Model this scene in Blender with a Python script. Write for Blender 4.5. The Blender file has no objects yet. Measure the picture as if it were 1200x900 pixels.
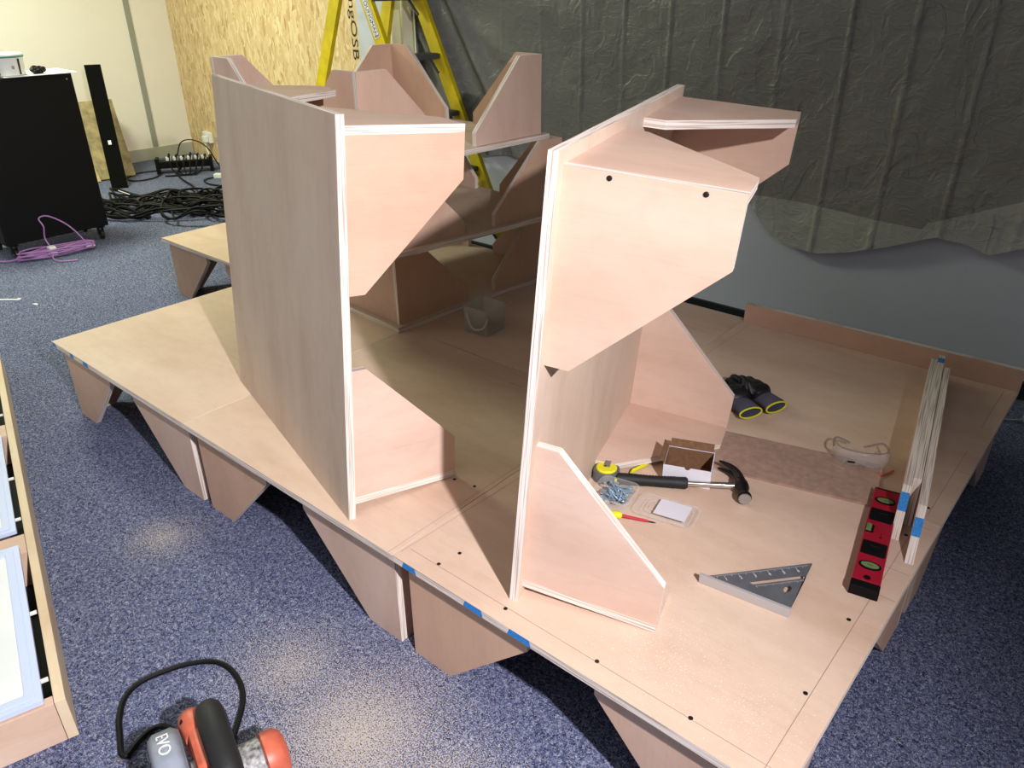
import bpy, bmesh, math, random
from mathutils import Vector, Matrix, Euler, noise as mnoise

S = bpy.context.scene
COL = S.collection
random.seed(7)
PI = math.pi

# ------------------------------------------------------------------ camera
cam_d = bpy.data.cameras.new('camera')
cam_d.sensor_width = 36.0
cam_d.lens = 910.668 / 1200 * 36
cam_d.clip_start = 0.05
cam = bpy.data.objects.new('camera', cam_d)
COL.objects.link(cam)
_r = Vector((0.7614, 0.6482, -0.0060)).normalized()
_f = Vector((-0.5775, 0.6741, -0.4606)).normalized()
_u = _r.cross(_f)
cam.matrix_world = Matrix(((_r.x, _u.x, -_f.x, 2.8843), (_r.y, _u.y, -_f.y, -0.8526),
                           (_r.z, _u.z, -_f.z, 1.4225), (0, 0, 0, 1)))
S.camera = cam

# ------------------------------------------------------------------ world, lights, exposure
S.view_settings.view_transform = 'Standard'
S.view_settings.look = 'None'
S.view_settings.exposure = 0.0
S.view_settings.gamma = 1.0
S.view_settings.use_curve_mapping = False
W = bpy.data.worlds.new('world'); S.world = W
W.use_nodes = True
W.node_tree.nodes['Background'].inputs[0].default_value = (0.6, 0.65, 0.7, 1)
W.node_tree.nodes['Background'].inputs[1].default_value = 0.02


def aim(o, d):
    o.rotation_euler = Vector(d).to_track_quat('-Z', 'Y').to_euler()


def light(name, kind, loc, d, energy, color, **kw):
    l = bpy.data.lights.new(name, kind)
    l.energy = energy; l.color = color
    for k, v in kw.items(): setattr(l, k, v)
    o = bpy.data.objects.new(name, l); COL.objects.link(o)
    o.location = loc; aim(o, d)
    return o


# the work lamp beside the photographer, and the fluorescent panels over the far left half of the room
light('work_lamp', 'SPOT', (3.88, -0.76, 2.06), (-0.92, -0.12, -0.53), 520, (1.0, 0.945, 0.97),
      spot_size=math.radians(117), spot_blend=0.9, shadow_soft_size=0.035)
for _x, _y, _e in ((-2.5, 0.80, 96), (-2.5, -1.3, 10), (-0.9, 0.85, 15)):
    light('ceiling_and_fill_light', 'AREA', (_x, _y, 2.66), (0, 0, -1), _e, (0.94, 1.0, 0.73),
          shape='RECTANGLE', size=0.6, size_y=0.6)
light('ceiling_and_fill_light', 'AREA', (2.2, -1.0, 2.66), (0, 0, -1), 3, (1.0, 0.97, 0.94), shape='RECTANGLE', size=0.6, size_y=0.6)  # weak fill light added overhead to lift the upward-facing plywood


# ------------------------------------------------------------------ materials
def lin(c):
    r = []
    for v in c:
        v /= 255.0
        r.append(v / 12.92 if v <= 0.04045 else ((v + 0.055) / 1.055) ** 2.4)
    return (*r, 1.0)


def base_mat(name):
    m = bpy.data.materials.new(name); m.use_nodes = True
    nt = m.node_tree
    return m, nt, nt.nodes['Principled BSDF']


def plain(name, rgb, rough=0.5, metal=0.0, bump=0.0, bscale=200, var=0.0):
    m, nt, b = base_mat(name)
    b.inputs['Base Color'].default_value = lin(rgb)
    b.inputs['Roughness'].default_value = rough
    b.inputs['Metallic'].default_value = metal
    if var or bump:
        tc = nt.nodes.new('ShaderNodeTexCoord')
        n = nt.nodes.new('ShaderNodeTexNoise'); n.inputs['Scale'].default_value = bscale
        n.inputs['Detail'].default_value = 4
        nt.links.new(tc.outputs['Object'], n.inputs['Vector'])
        if var:
            r = nt.nodes.new('ShaderNodeValToRGB')
            r.color_ramp.elements[0].position = 0.3; r.color_ramp.elements[1].position = 0.7
            a = [max(0, v * (1 - var)) for v in rgb]; c = [min(255, v * (1 + var)) for v in rgb]
            r.color_ramp.elements[0].color = lin(a); r.color_ramp.elements[1].color = lin(c)
            nt.links.new(n.outputs['Fac'], r.inputs['Fac']); nt.links.new(r.outputs['Color'], b.inputs['Base Color'])
        if bump:
            bp = nt.nodes.new('ShaderNodeBump'); bp.inputs['Strength'].default_value = bump
            bp.inputs['Distance'].default_value = 0.002
            nt.links.new(n.outputs['Fac'], bp.inputs['Height']); nt.links.new(bp.outputs['Normal'], b.inputs['Normal'])
    return m


def nd(nt, t, **kw):
    n = nt.nodes.new(t)
    for k, v in kw.items():
        if hasattr(n, k) and not k in n.inputs: setattr(n, k, v)
        else: n.inputs[k].default_value = v
    return n


def ramp(nt, fac, stops):
    r = nt.nodes.new('ShaderNodeValToRGB')
    e = r.color_ramp.elements
    while len(e) < len(stops): e.new(0.5)
    for el, (p, c) in zip(e, stops):
        el.position = p; el.color = lin(c) if len(c) == 3 and max(c) > 1 else (*c, 1)
    nt.links.new(fac, r.inputs['Fac'])
    return r.outputs['Color']


def mixc(nt, fac, a, b, mode='MIX'):
    m = nt.nodes.new('ShaderNodeMix'); m.data_type = 'RGBA'; m.blend_type = mode
    if isinstance(fac, (int, float)): m.inputs['Factor'].default_value = fac
    else: nt.links.new(fac, m.inputs['Factor'])
    for s, v in (('A', a), ('B', b)):
        i = [x for x in m.inputs if x.name == s and x.type == 'RGBA'][0]
        if isinstance(v, tuple): i.default_value = v
        else: nt.links.new(v, i)
    return [x for x in m.outputs if x.type == 'RGBA'][0]


def coords(nt, scale=(1, 1, 1), rot=(0, 0, 0), rand=False):
    tc = nt.nodes.new('ShaderNodeTexCoord')
    mp = nt.nodes.new('ShaderNodeMapping')
    mp.inputs['Scale'].default_value = scale; mp.inputs['Rotation'].default_value = rot
    src = tc.outputs['Object']
    if rand:
        oi = nt.nodes.new('ShaderNodeObjectInfo')
        ml = nd(nt, 'ShaderNodeMath', operation='MULTIPLY'); ml.inputs[1].default_value = 37.0
        nt.links.new(oi.outputs['Random'], ml.inputs[0])
        ad = nd(nt, 'ShaderNodeVectorMath', operation='ADD')
        nt.links.new(src, ad.inputs[0]); nt.links.new(ml.outputs[0], ad.inputs[1])
        src = ad.outputs[0]
    nt.links.new(src, mp.inputs['Vector'])
    return mp.outputs['Vector']


def tex(nt, vec, scale, detail=4, rough=0.55, dist=0.0):
    n = nt.nodes.new('ShaderNodeTexNoise')
    n.inputs['Scale'].default_value = scale; n.inputs['Detail'].default_value = detail
    n.inputs['Roughness'].default_value = rough; n.inputs['Distortion'].default_value = dist
    nt.links.new(vec, n.inputs['Vector'])
    return n.outputs['Fac']


def plywood(name, light_c, mid_c, dark_c, rough=0.55, alt=None, dusty=None):
    """Rotary-cut veneer, grain along the object's own X axis; alt = tint of the redder sheets"""
    m, nt, b = base_mat(name)
    v = coords(nt, (1.6, 5.0, 5.0), rand=True)
    big = tex(nt, v, 1.5, 4, 0.5, 0.25)
    v2 = coords(nt, (4.0, 150.0, 150.0), rand=True)
    fine = tex(nt, v2, 1.6, 4, 0.6)
    vm = coords(nt, (14.0, 22.0, 22.0), rand=True)
    mot = tex(nt, vm, 1.5, 4, 0.6, 0.5)
    c = ramp(nt, big, [(0.25, dark_c), (0.47, mid_c), (0.70, light_c)])
    if alt:
        oi = nt.nodes.new('ShaderNodeObjectInfo')
        f = ramp(nt, oi.outputs['Random'], [(0.35, (0, 0, 0)), (0.75, (0.85, 0.85, 0.85))])
        c = mixc(nt, f, c, ramp(nt, big, [(0.25, [x * .94 for x in alt]), (0.7, alt)]))
    c = mixc(nt, 0.5, c, ramp(nt, fine, [(0.25, (0.88, 0.87, 0.86)), (0.5, (0.98, 0.98, 0.98)), (0.75, (1, 1, 1))]), 'MULTIPLY')
    c = mixc(nt, 0.5, c, ramp(nt, mot, [(0.3, (0.90, 0.885, 0.87)), (0.55, (1, 1, 1)), (0.8, (1.0, 1.0, 1.0))]), 'MULTIPLY')
    v3 = coords(nt, (2.2, 46.0, 46.0), rand=True)      # a few short darker flecks
    st = tex(nt, v3, 1.2, 2, 0.5, 0.8)
    sm = ramp(nt, st, [(0.73, (0, 0, 0)), (0.82, (0.8, 0.8, 0.8))])
    c = mixc(nt, sm, c, lin([x * 0.9 for x in dark_c]))
    if dusty:
        tc = nt.nodes.new('ShaderNodeTexCoord')
        tot = None
        for cx, cy, r, amt in dusty:
            d = nd(nt, 'ShaderNodeVectorMath', operation='DISTANCE'); d.inputs[1].default_value = (cx, cy, 0)
            nt.links.new(tc.outputs['Object'], d.inputs[0])
            mr = nd(nt, 'ShaderNodeMapRange'); mr.inputs['From Min'].default_value = r
            mr.inputs['From Max'].default_value = 0.0; mr.inputs['To Max'].default_value = amt
            nt.links.new(d.outputs['Value'], mr.inputs['Value'])
            if tot is None: tot = mr.outputs[0]
            else:
                a = nd(nt, 'ShaderNodeMath', operation='MAXIMUM')
                nt.links.new(tot, a.inputs[0]); nt.links.new(mr.outputs[0], a.inputs[1]); tot = a.outputs[0]
        sp = tex(nt, coords(nt, (1, 1, 1)), 300, 1, 0.4)
        a = nd(nt, 'ShaderNodeMath', operation='ADD'); nt.links.new(sp, a.inputs[0]); nt.links.new(tot, a.inputs[1])
        c = mixc(nt, ramp(nt, a.outputs[0], [(0.74, (0, 0, 0)), (0.80, (0.8, 0.8, 0.8))]), c, lin((246, 232, 212)))
    nt.links.new(c, b.inputs['Base Color'])
    b.inputs['Roughness'].default_value = rough
    b.inputs['Specular IOR Level'].default_value = 0.3
    bp = nd(nt, 'ShaderNodeBump', Strength=0.10, Distance=0.001)
    nt.links.new(fine, bp.inputs['Height']); nt.links.new(bp.outputs['Normal'], b.inputs['Normal'])
    return m


def ply_edge(name, tint=(228, 217, 208), dk=(182, 166, 153)):
    m, nt, b = base_mat(name)
    v = coords(nt, (6.0, 6.0, 420.0), rand=True)
    n = tex(nt, v, 1.0, 2, 0.4)
    c = ramp(nt, n, [(0.38, dk), (0.50, tint), (0.8, [min(255, x * 1.06) for x in tint])])
    nt.links.new(c, b.inputs['Base Color'])
    b.inputs['Roughness'].default_value = 0.75
    return m


M = {}
M['ply'] = plywood('plywood_face', (218, 192, 176), (212, 183, 166), (203, 172, 154), alt=(212, 174, 148))
M['board'] = plywood('plywood_board', (214, 194, 176), (208, 186, 168), (198, 174, 156))
M['deck'] = plywood('plywood_deck', (221, 197, 176), (214, 187, 166), (204, 174, 152))
M['deckdust'] = plywood('plywood_deck_dusty', (221, 197, 176), (214, 187, 166), (204, 174, 152), dusty=((0.62, 0.14, 0.24, 0.115), (0.78, 0.12, 0.18, 0.11), (0.45, 0.30, 0.30, 0.06)))
M['edge'] = ply_edge('plywood_edge')
M['bluepaint'] = plain('blue_paint', (40, 130, 205), 0.7, var=0.15, bscale=300)
M['pencil'] = plain('pencil_line', (158, 130, 116), 0.8)
M['seam'] = plain('board_seam', (120, 98, 80), 0.9)
M['mdf'] = plain('mdf_face', (168, 140, 124), 0.7, var=0.07, bscale=60)
M['steel_dark'] = plain('dark_steel', (70, 66, 62), 0.4, 0.9)
M['black'] = plain('black_satin', (9, 9, 10), 0.6)
M['black'].node_tree.nodes['Principled BSDF'].inputs['Specular IOR Level'].default_value = 0.2
M['black_rub'] = plain('black_rubber', (24, 25, 27), 0.6, bump=0.3, bscale=400)
M['blacktool'] = plain('black_steel', (20, 20, 22), 0.35, 0.3)
M['chrome'] = plain('chrome', (215, 212, 208), 0.16, 1.0)
M['metal'] = plain('brushed_metal', (180, 180, 182), 0.35, 0.9)
M['alu'] = plain('grey_aluminium', (98, 101, 107), 0.5, 0.15, var=0.06, bscale=40)
M['alu_light'] = plain('bright_aluminium', (190, 188, 190), 0.5, 0.35)
M['white'] = plain('white_plastic', (232, 232, 230), 0.4)
M['paper'] = plain('white_paper', (236, 236, 238), 0.8)
M['card'] = plain('white_card', (222, 222, 232), 0.75)
M['brown_card'] = plain('brown_card', (120, 88, 62), 0.9, var=0.08, bscale=90)
M['red'] = plain('red_anodised', (176, 26, 52), 0.38, 0.25, var=0.05, bscale=30)
M['redp'] = plain('red_plastic', (190, 40, 60), 0.4)
M['yellow'] = plain('yellow_plastic', (226, 222, 30), 0.4)
M['ladder'] = plain('yellow_fibreglass', (212, 190, 10), 0.42, var=0.08, bscale=12)
M['ladderdk'] = plain('ladder_grey', (88, 90, 90), 0.55, 0.2)
M['green'] = plain('vial_liquid', (112, 132, 84), 0.2)
M['glove'] = plain('black_nitrile', (17, 19, 22), 0.5, bump=0.35, bscale=180)
M['gloveknit'] = plain('grey_knit', (74, 72, 88), 0.9, bump=0.5, bscale=500)
M['glovehem'] = plain('yellow_hem', (205, 205, 30), 0.8)
M['zinc'] = plain('blue_zinc', (176, 200, 218), 0.3, 0.7)
M['orange'] = plain('orange_plastic', (196, 98, 74), 0.42, var=0.08, bscale=40)
M['sawgrey'] = plain('grey_guard_paint', (150, 158, 172), 0.45, 0.2, var=0.06, bscale=30)
M['sawlabel'] = plain('rating_plate', (120, 120, 120), 0.5, 0.2, var=0.5, bscale=110)
M['cable'] = plain('black_cable', (8, 8, 9), 0.55)
M['cable'].node_tree.nodes['Principled BSDF'].inputs['Specular IOR Level'].default_value = 0.25
M['strip'] = plain('black_powder_coat', (5, 5, 5), 0.85)
M['strip'].node_tree.nodes['Principled BSDF'].inputs['Specular IOR Level'].default_value = 0.1
M['purple'] = plain('purple_cable', (176, 128, 190), 0.45)
M['teal'] = plain('teal_rim', (70, 130, 115), 0.5)
M['pine'] = plywood('pine_timber', (232, 214, 184), (224, 203, 170), (208, 182, 148))
M['pinered'] = plywood('redwood_timber', (226, 200, 178), (216, 186, 164), (198, 160, 138))
M['panelframe'] = plain('white_panel_frame', (198, 213, 246), 0.35)
M['diffuser'] = plain('panel_diffuser', (232, 238, 238), 0.3, var=0.02, bscale=6)
M['greywall'] = plain('grey_trim_paint', (176, 176, 162), 0.6)
M['trimgrey'] = plain('grey_strip', (150, 152, 140), 0.6)
M['blackskirt'] = plain('black_skirting', (18, 20, 24), 0.6)
M['cream'] = plain('cream_wall_paint', (236, 231, 220), 0.7, var=0.01, bscale=3)
M['whitewall'] = plain('white_wall_paint', (196, 202, 214), 0.7, var=0.015, bscale=2)
M['ceil'] = plain('white_ceiling', (220, 220, 214), 0.8)
M['curtain'] = plain('cream_curtain', (222, 220, 196), 0.8)
M['wool'] = plain('mineral_board', (150, 136, 100), 0.9, var=0.16, bscale=18, bump=0.4)
M['woollt'] = plain('pale_offcut', (196, 174, 128), 0.9, var=0.05, bscale=20)
M['lettering'] = plain('black_stamp_ink', (34, 30, 24), 0.8)
M['handlewhite'] = plain('white_handle', (200, 196, 190), 0.5)
M['greycable'] = plain('grey_plastic', (150, 152, 158), 0.5)
M['hole'] = plain('dark_hole', (40, 30, 26), 0.9)
M['dust'] = plain('sawdust', (120, 104, 74), 0.95, var=0.3, bscale=500)


def carpet_mat():
    m, nt, b = base_mat('blue_carpet')
    v = coords(nt, (1, 1, 1))
    n1 = tex(nt, v, 120, 4, 0.62, 1.0)
    n2 = tex(nt, coords(nt, (1, 2.6, 1), (0, 0, 0.7)), 130, 2, 0.6, 1.5)
    n4 = tex(nt, coords(nt, (2.6, 1, 1), (0, 0, 0.2)), 120, 2, 0.6, 1.5)
    n3 = tex(nt, v, 3.5, 3, 0.6)
    c = ramp(nt, n1, [(0.32, (28, 33, 58)), (0.46, (66, 74, 110)), (0.58, (104, 112, 146)), (0.72, (156, 162, 184))])
    for n_ in (n2, n4):
        c = mixc(nt, ramp(nt, n_, [(0.60, (0, 0, 0)), (0.68, (0.8, 0.8, 0.8))]), c, lin((196, 202, 216)))
    c = mixc(nt, 0.35, c, ramp(nt, n3, [(0.3, (0.74, 0.74, 0.76)), (0.7, (1, 1, 1))]), 'MULTIPLY')
    # loose sawdust lying round the saw and in one scuffed patch
    tc = nt.nodes.new('ShaderNodeTexCoord')
    fl = tex(nt, v, 330, 2, 0.5)
    tot = None
    for cx, cy, r, amt in ((1.90, -0.22, 0.34, 0.23), (0.95, -0.15, 0.16, 0.16), (2.12, -0.20, 0.24, 0.20), (1.64, -0.20, 0.24, 0.17)):
        d = nd(nt, 'ShaderNodeVectorMath', operation='DISTANCE'); d.inputs[1].default_value = (cx, cy, 0)
        nt.links.new(tc.outputs['Object'], d.inputs[0])
        mr = nd(nt, 'ShaderNodeMapRange'); mr.inputs['From Min'].default_value = r
        mr.inputs['From Max'].default_value = 0.0; mr.inputs['To Max'].default_value = amt
        nt.links.new(d.outputs['Value'], mr.inputs['Value'])
        if tot is None: tot = mr.outputs[0]
        else:
            a = nd(nt, 'ShaderNodeMath', operation='MAXIMUM')
            nt.links.new(tot, a.inputs[0]); nt.links.new(mr.outputs[0], a.inputs[1]); tot = a.outputs[0]
    ad = nd(nt, 'ShaderNodeMath', operation='ADD'); nt.links.new(fl, ad.inputs[0]); nt.links.new(tot, ad.inputs[1])
    msk = ramp(nt, ad.outputs[0], [(0.62, (0, 0, 0)), (0.70, (0.85, 0.85, 0.85))])
    c = mixc(nt, msk, c, lin((196, 184, 170)))
    nt.links.new(c, b.inputs['Base Color'])
    b.inputs['Roughness'].default_value = 0.95
    b.inputs['Specular IOR Level'].default_value = 0.1
    bp = nd(nt, 'ShaderNodeBump', Strength=0.7, Distance=0.004)
    nt.links.new(n1, bp.inputs['Height']); nt.links.new(bp.outputs['Normal'], b.inputs['Normal'])
    return m


def osb_mat():
    m, nt, b = base_mat('osb_flakes')
    v = coords(nt, (1, 1, 1))
    nv = nt.nodes.new('ShaderNodeTexNoise'); nv.inputs['Scale'].default_value = 9.0
    nt.links.new(v, nv.inputs['Vector'])
    ad = nd(nt, 'ShaderNodeVectorMath', operation='MULTIPLY_ADD')
    ad.inputs[1].default_value = (0.10, 0.10, 0.10)
    nt.links.new(nv.outputs['Color'], ad.inputs[0]); nt.links.new(v, ad.inputs[2])
    cols = []
    for rot, sc in ((0.55, (36, 36, 12)), (-0.75, (40, 40, 13)), (0.05, (30, 30, 11))):
        mp = nt.nodes.new('ShaderNodeMapping'); mp.inputs['Rotation'].default_value = (0, rot, 0)
        mp.inputs['Scale'].default_value = sc
        nt.links.new(ad.outputs[0], mp.inputs['Vector'])
        vo = nt.nodes.new('ShaderNodeTexVoronoi'); vo.inputs['Scale'].default_value = 1.0
        nt.links.new(mp.outputs['Vector'], vo.inputs['Vector'])
        sp = nt.nodes.new('ShaderNodeSeparateColor'); nt.links.new(vo.outputs['Color'], sp.inputs[0])
        cols.append(sp.outputs[0])
    a = ramp(nt, cols[0], [(0.0, (176, 138, 92)), (0.12, (204, 172, 120)), (0.6, (216, 188, 138)), (1.0, (232, 210, 166))])
    c2 = ramp(nt, cols[1], [(0.0, (186, 148, 100)), (0.2, (208, 178, 126)), (1.0, (230, 206, 160))])
    sel = ramp(nt, cols[2], [(0.45, (0, 0, 0)), (0.55, (1, 1, 1))])
    c = mixc(nt, sel, a, c2)
    nt.links.new(c, b.inputs['Base Color']); b.inputs['Roughness'].default_value = 0.6
    return m


def film_mat(name, c_lo, c_hi, alpha):
    """crinkled builder's polythene: grey-green, glossy, a little see-through"""
    m, nt, b = base_mat(name)
    v = coords(nt, (1, 1, 1))
    n0 = tex(nt, v, 1.3, 3, 0.5, 0.3)
    c = ramp(nt, n0, [(0.3, c_lo), (0.7, c_hi)])
    nt.links.new(c, b.inputs['Base Color'])
    b.inputs['Roughness'].default_value = 0.36
    b.inputs['Specular IOR Level'].default_value = 0.55
    b.inputs['Alpha'].default_value = alpha
    n1 = tex(nt, coords(nt, (1.0, 1.0, 0.6), (0, 0.6, 0)), 9.0, 4, 0.5, 1.0)
    n2 = tex(nt, coords(nt, (0.6, 1.0, 1.2), (0, -0.6, 0)), 20.0, 3, 0.5, 0.8)
    def ridge(n_):
        s_ = nd(nt, 'ShaderNodeMath', operation='SUBTRACT'); s_.inputs[1].default_value = 0.5
        nt.links.new(n_, s_.inputs[0])
        a_ = nd(nt, 'ShaderNodeMath', operation='ABSOLUTE'); nt.links.new(s_.outputs[0], a_.inputs[0])
        m_ = nd(nt, 'ShaderNodeMath', operation='MINIMUM'); m_.inputs[1].default_value = 0.09
        nt.links.new(a_.outputs[0], m_.inputs[0])
        return m_.outputs[0]
    a0 = nd(nt, 'ShaderNodeMath', operation='MULTIPLY_ADD'); a0.inputs[1].default_value = -2.6
    nt.links.new(ridge(n1), a0.inputs[0]); nt.links.new(n1, a0.inputs[2])
    a = nd(nt, 'ShaderNodeMath', operation='MULTIPLY_ADD'); a.inputs[1].default_value = -1.6
    nt.links.new(ridge(n2), a.inputs[0]); nt.links.new(a0.outputs[0], a.inputs[2])
    bp = nd(nt, 'ShaderNodeBump', Strength=0.7, Distance=0.009)
    nt.links.new(a.outputs[0], bp.inputs['Height']); nt.links.new(bp.outputs['Normal'], b.inputs['Normal'])
    return m


def clear_mat(name, tint=(235, 235, 232), alpha=0.22, rough=0.08):
    m, nt, b = base_mat(name)
    b.inputs['Base Color'].default_value = lin(tint)
    b.inputs['Roughness'].default_value = rough
    b.inputs['Alpha'].default_value = alpha
    b.inputs['Specular IOR Level'].default_value = 0.8
    return m


M['carpet'] = carpet_mat()
M['osb'] = osb_mat()
M['film'] = film_mat('plastic_film', (112, 113, 110), (128, 129, 125), 0.97)
M['filmhem'] = film_mat('plastic_film_single', (160, 162, 156), (172, 174, 167), 0.86)
M['clear'] = clear_mat('clear_plastic', alpha=0.20)
M['lens'] = clear_mat('clear_lens', (210, 205, 205), 0.30, 0.05)
M['lensedge'] = clear_mat('clear_lens_edge', (150, 140, 140), 0.6, 0.05)
M['tub'] = clear_mat('translucent_tub', (205, 205, 198), 0.42, 0.3)


# ------------------------------------------------------------------ mesh helpers
class MB:
    def __init__(self):
        self.v, self.f, self.m = [], [], []

    def add(self, vs, fs, mi=0, mat=None):
        o = len(self.v)
        self.v += [tuple(mat @ Vector(p)) if mat else tuple(p) for p in vs]
        for k, f in enumerate(fs):
            self.f.append([i + o for i in f]); self.m.append(mi[k] if isinstance(mi, list) else mi)
        return self

    def box(self, lo, hi, mi=0, mat=None):
        x0, y0, z0 = lo; x1, y1, z1 = hi
        vs = [(x0, y0, z0), (x1, y0, z0), (x1, y1, z0), (x0, y1, z0), (x0, y0, z1), (x1, y0, z1), (x1, y1, z1), (x0, y1, z1)]
        fs = [(0, 3, 2, 1), (4, 5, 6, 7), (0, 1, 5, 4), (1, 2, 6, 5), (2, 3, 7, 6), (3, 0, 4, 7)]
        return self.add(vs, fs, mi, mat)

    def prism(self, poly, z0, z1, face=0, side=1, mat=None):
        n = len(poly)
        area = sum(poly[i][0] * poly[(i + 1) % n][1] - poly[(i + 1) % n][0] * poly[i][1] for i in range(n))
        if area < 0: poly = poly[::-1]
        vs = [(x, y, z0) for x, y in poly] + [(x, y, z1) for x, y in poly]
        fs = [tuple(range(n - 1, -1, -1)), tuple(range(n, 2 * n))] + [(i, (i + 1) % n, n + (i + 1) % n, n + i) for i in range(n)]
        return self.add(vs, fs, [face, face] + [side] * n, mat)

    def lathe(self, prof, n=24, mi=0, mat=None, cap=True):
        vs, fs = [], []
        for r, z in prof:
            for k in range(n):
                a = 2 * PI * k / n; vs.append((r * math.cos(a), r * math.sin(a), z))
        for j in range(len(prof) - 1):
            for k in range(n):
                k2 = (k + 1) % n
                fs.append((j * n + k, j * n + k2, (j + 1) * n + k2, (j + 1) * n + k))
        if cap:
            fs.append(tuple(range(n - 1, -1, -1))); fs.append(tuple((len(prof) - 1) * n + k for k in range(n)))
        return self.add(vs, fs, mi, mat)

    def tube(self, pts, r, n=8, mi=0, smooth=0, closed=False, mat=None):
        pts = [Vector(p) for p in pts]
        if smooth: pts = catmull(pts, smooth, closed)
        N = len(pts)
        rs = r if isinstance(r, (list, tuple)) else None
        if rs and len(rs) != N:
            rs = [rs[min(len(rs) - 1, int(i * (len(rs) - 1) / max(1, N - 1)))] * 1.0 if False else
                  lerp_list(rs, i / max(1, N - 1)) for i in range(N)]
        t0 = (pts[1] - pts[0]).normalized()
        up = Vector((0, 0, 1)) if abs(t0.z) < 0.9 else Vector((1, 0, 0))
        nrm = (up - t0 * up.dot(t0)).normalized()
        vs, fs = [], []
        for i in range(N):
            if closed: t = pts[(i + 1) % N] - pts[i - 1]
            else: t = pts[min(i + 1, N - 1)] - pts[max(i - 1, 0)]
            t.normalize()
            nrm = nrm - t * nrm.dot(t)
            if nrm.length < 1e-6: nrm = t.orthogonal()
            nrm.normalize(); bn = t.cross(nrm)
            rr = rs[i] if rs else r
            for k in range(n):
                a = 2 * PI * k / n
                vs.append(pts[i] + (nrm * math.cos(a) + bn * math.sin(a)) * rr)
        for i in range(N if closed else N - 1):
            j = (i + 1) % N
            for k in range(n):
                k2 = (k + 1) % n
                fs.append((i * n + k, i * n + k2, j * n + k2, j * n + k))
        if not closed:
            fs.append(tuple(range(n - 1, -1, -1))); fs.append(tuple((N - 1) * n + k for k in range(n)))
        return self.add(vs, fs, mi, mat)

    def build(self, name, mats, parent=None, smooth=False, bevel=0.0, M4=None, loc=None):
        me = bpy.data.meshes.new(name)
        me.from_pydata(self.v, [], self.f)
        for m in (mats if isinstance(mats, (list, tuple)) else [mats]): me.materials.append(m)
        for p, mi in zip(me.polygons, self.m):
            p.material_index = mi; p.use_smooth = smooth
        bm = bmesh.new(); bm.from_mesh(me)
        bmesh.ops.recalc_face_normals(bm, faces=bm.faces)
        bm.to_mesh(me); bm.free()
        me.update()
        o = bpy.data.objects.new(name, me); COL.objects.link(o)
        if parent is not None: o.parent = parent
        if M4 is not None: o.matrix_local = M4
        elif loc is not None: o.location = loc
        if bevel:
            b = o.modifiers.new('bevel', 'BEVEL'); b.width = bevel; b.segments = 2; b.limit_method = 'ANGLE'
        if smooth:
            e = o.modifiers.new('edges', 'EDGE_SPLIT'); e.split_angle = math.radians(42)
        return o


def lerp_list(a, t):
    x = t * (len(a) - 1); i = min(int(x), len(a) - 2); return a[i] + (a[i + 1] - a[i]) * (x - i)


def catmull(p, k, closed=False):
    out = []; n = len(p)
    for i in range(n if closed else n - 1):
        if closed: a, b, c, d = p[i - 1], p[i], p[(i + 1) % n], p[(i + 2) % n]
        else: a, b, c, d = p[max(i - 1, 0)], p[i], p[i + 1], p[min(i + 2, n - 1)]
        for s in range(k):
            t = s / k
            out.append(0.5 * ((2 * b) + (c - a) * t + (2 * a - 5 * b + 4 * c - d) * t * t + (3 * b - a - 3 * c + d) * t ** 3))
    if not closed: out.append(p[-1])
    return out


def tag(o, label=None, cat=None, group=None, kind=None):
    if label: o['label'] = label
    if cat: o['category'] = cat
    if group: o['group'] = group
    if kind: o['kind'] = kind
    return o


def empty(name, label, cat, loc=(0, 0, 0), rotz=0.0, group=None, M4=None):
    o = bpy.data.objects.new(name, None); COL.objects.link(o)
    o.empty_display_size = 0.05
    if M4 is not None: o.matrix_world = M4
    else:
        o.location = loc; o.rotation_euler = (0, 0, rotz)
    return tag(o, label, cat, group)


def basis(x, y, z, o):
    x, y, z, o = map(Vector, (x, y, z, o))
    return Matrix(((x.x, y.x, z.x, o.x), (x.y, y.y, z.y, o.y), (x.z, y.z, z.z, o.z), (0, 0, 0, 1)))


def text_mesh(body, size, depth=0.0006):
    """letters as raw mesh data (x to the right, y up)"""
    cu = bpy.data.curves.new('letters', 'FONT'); cu.body = body; cu.size = size; cu.extrude = depth
    cu.resolution_u = 3
    o = bpy.data.objects.new('letters', cu); COL.objects.link(o)
    dg = bpy.context.evaluated_depsgraph_get(); dg.update()
    me = o.evaluated_get(dg).to_mesh()
    vs = [tuple(v.co) for v in me.vertices]; fs = [tuple(p.vertices) for p in me.polygons]
    o.evaluated_get(dg).to_mesh_clear()
    bpy.data.objects.remove(o); bpy.data.curves.remove(cu)
    return vs, fs


def plate(outer, holes, z0, z1):
    """flat plate with real holes -> MB"""
    bm = bmesh.new(); edges = []
    for loop in [outer] + holes:
        vs = [bm.verts.new((x, y, z0)) for x, y in loop]
        for i in range(len(vs)): edges.append(bm.edges.new((vs[i], vs[(i + 1) % len(vs)])))
    bmesh.ops.triangle_fill(bm, edges=edges, use_beauty=True, use_dissolve=False)
    ret = bmesh.ops.extrude_face_region(bm, geom=bm.faces[:])
    for g in ret['geom']:
        if isinstance(g, bmesh.types.BMVert): g.co.z = z1
    bm.verts.index_update()
    mb = MB(); mb.add([tuple(v.co) for v in bm.verts], [tuple(v.index for v in f.verts) for f in bm.faces])
    bm.free(); return mb


def rrect(w, h, r, n=4, cx=0, cy=0):
    out = []
    for sx, sy, a0 in ((1, 1, 0), (-1, 1, 90), (-1, -1, 180), (1, -1, 270)):
        for k in range(n + 1):
            a = math.radians(a0 + 90 * k / n)
            out.append((cx + sx * (w / 2 - r) + r * math.cos(a), cy + sy * (h / 2 - r) + r * math.sin(a)))
    return out


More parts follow.
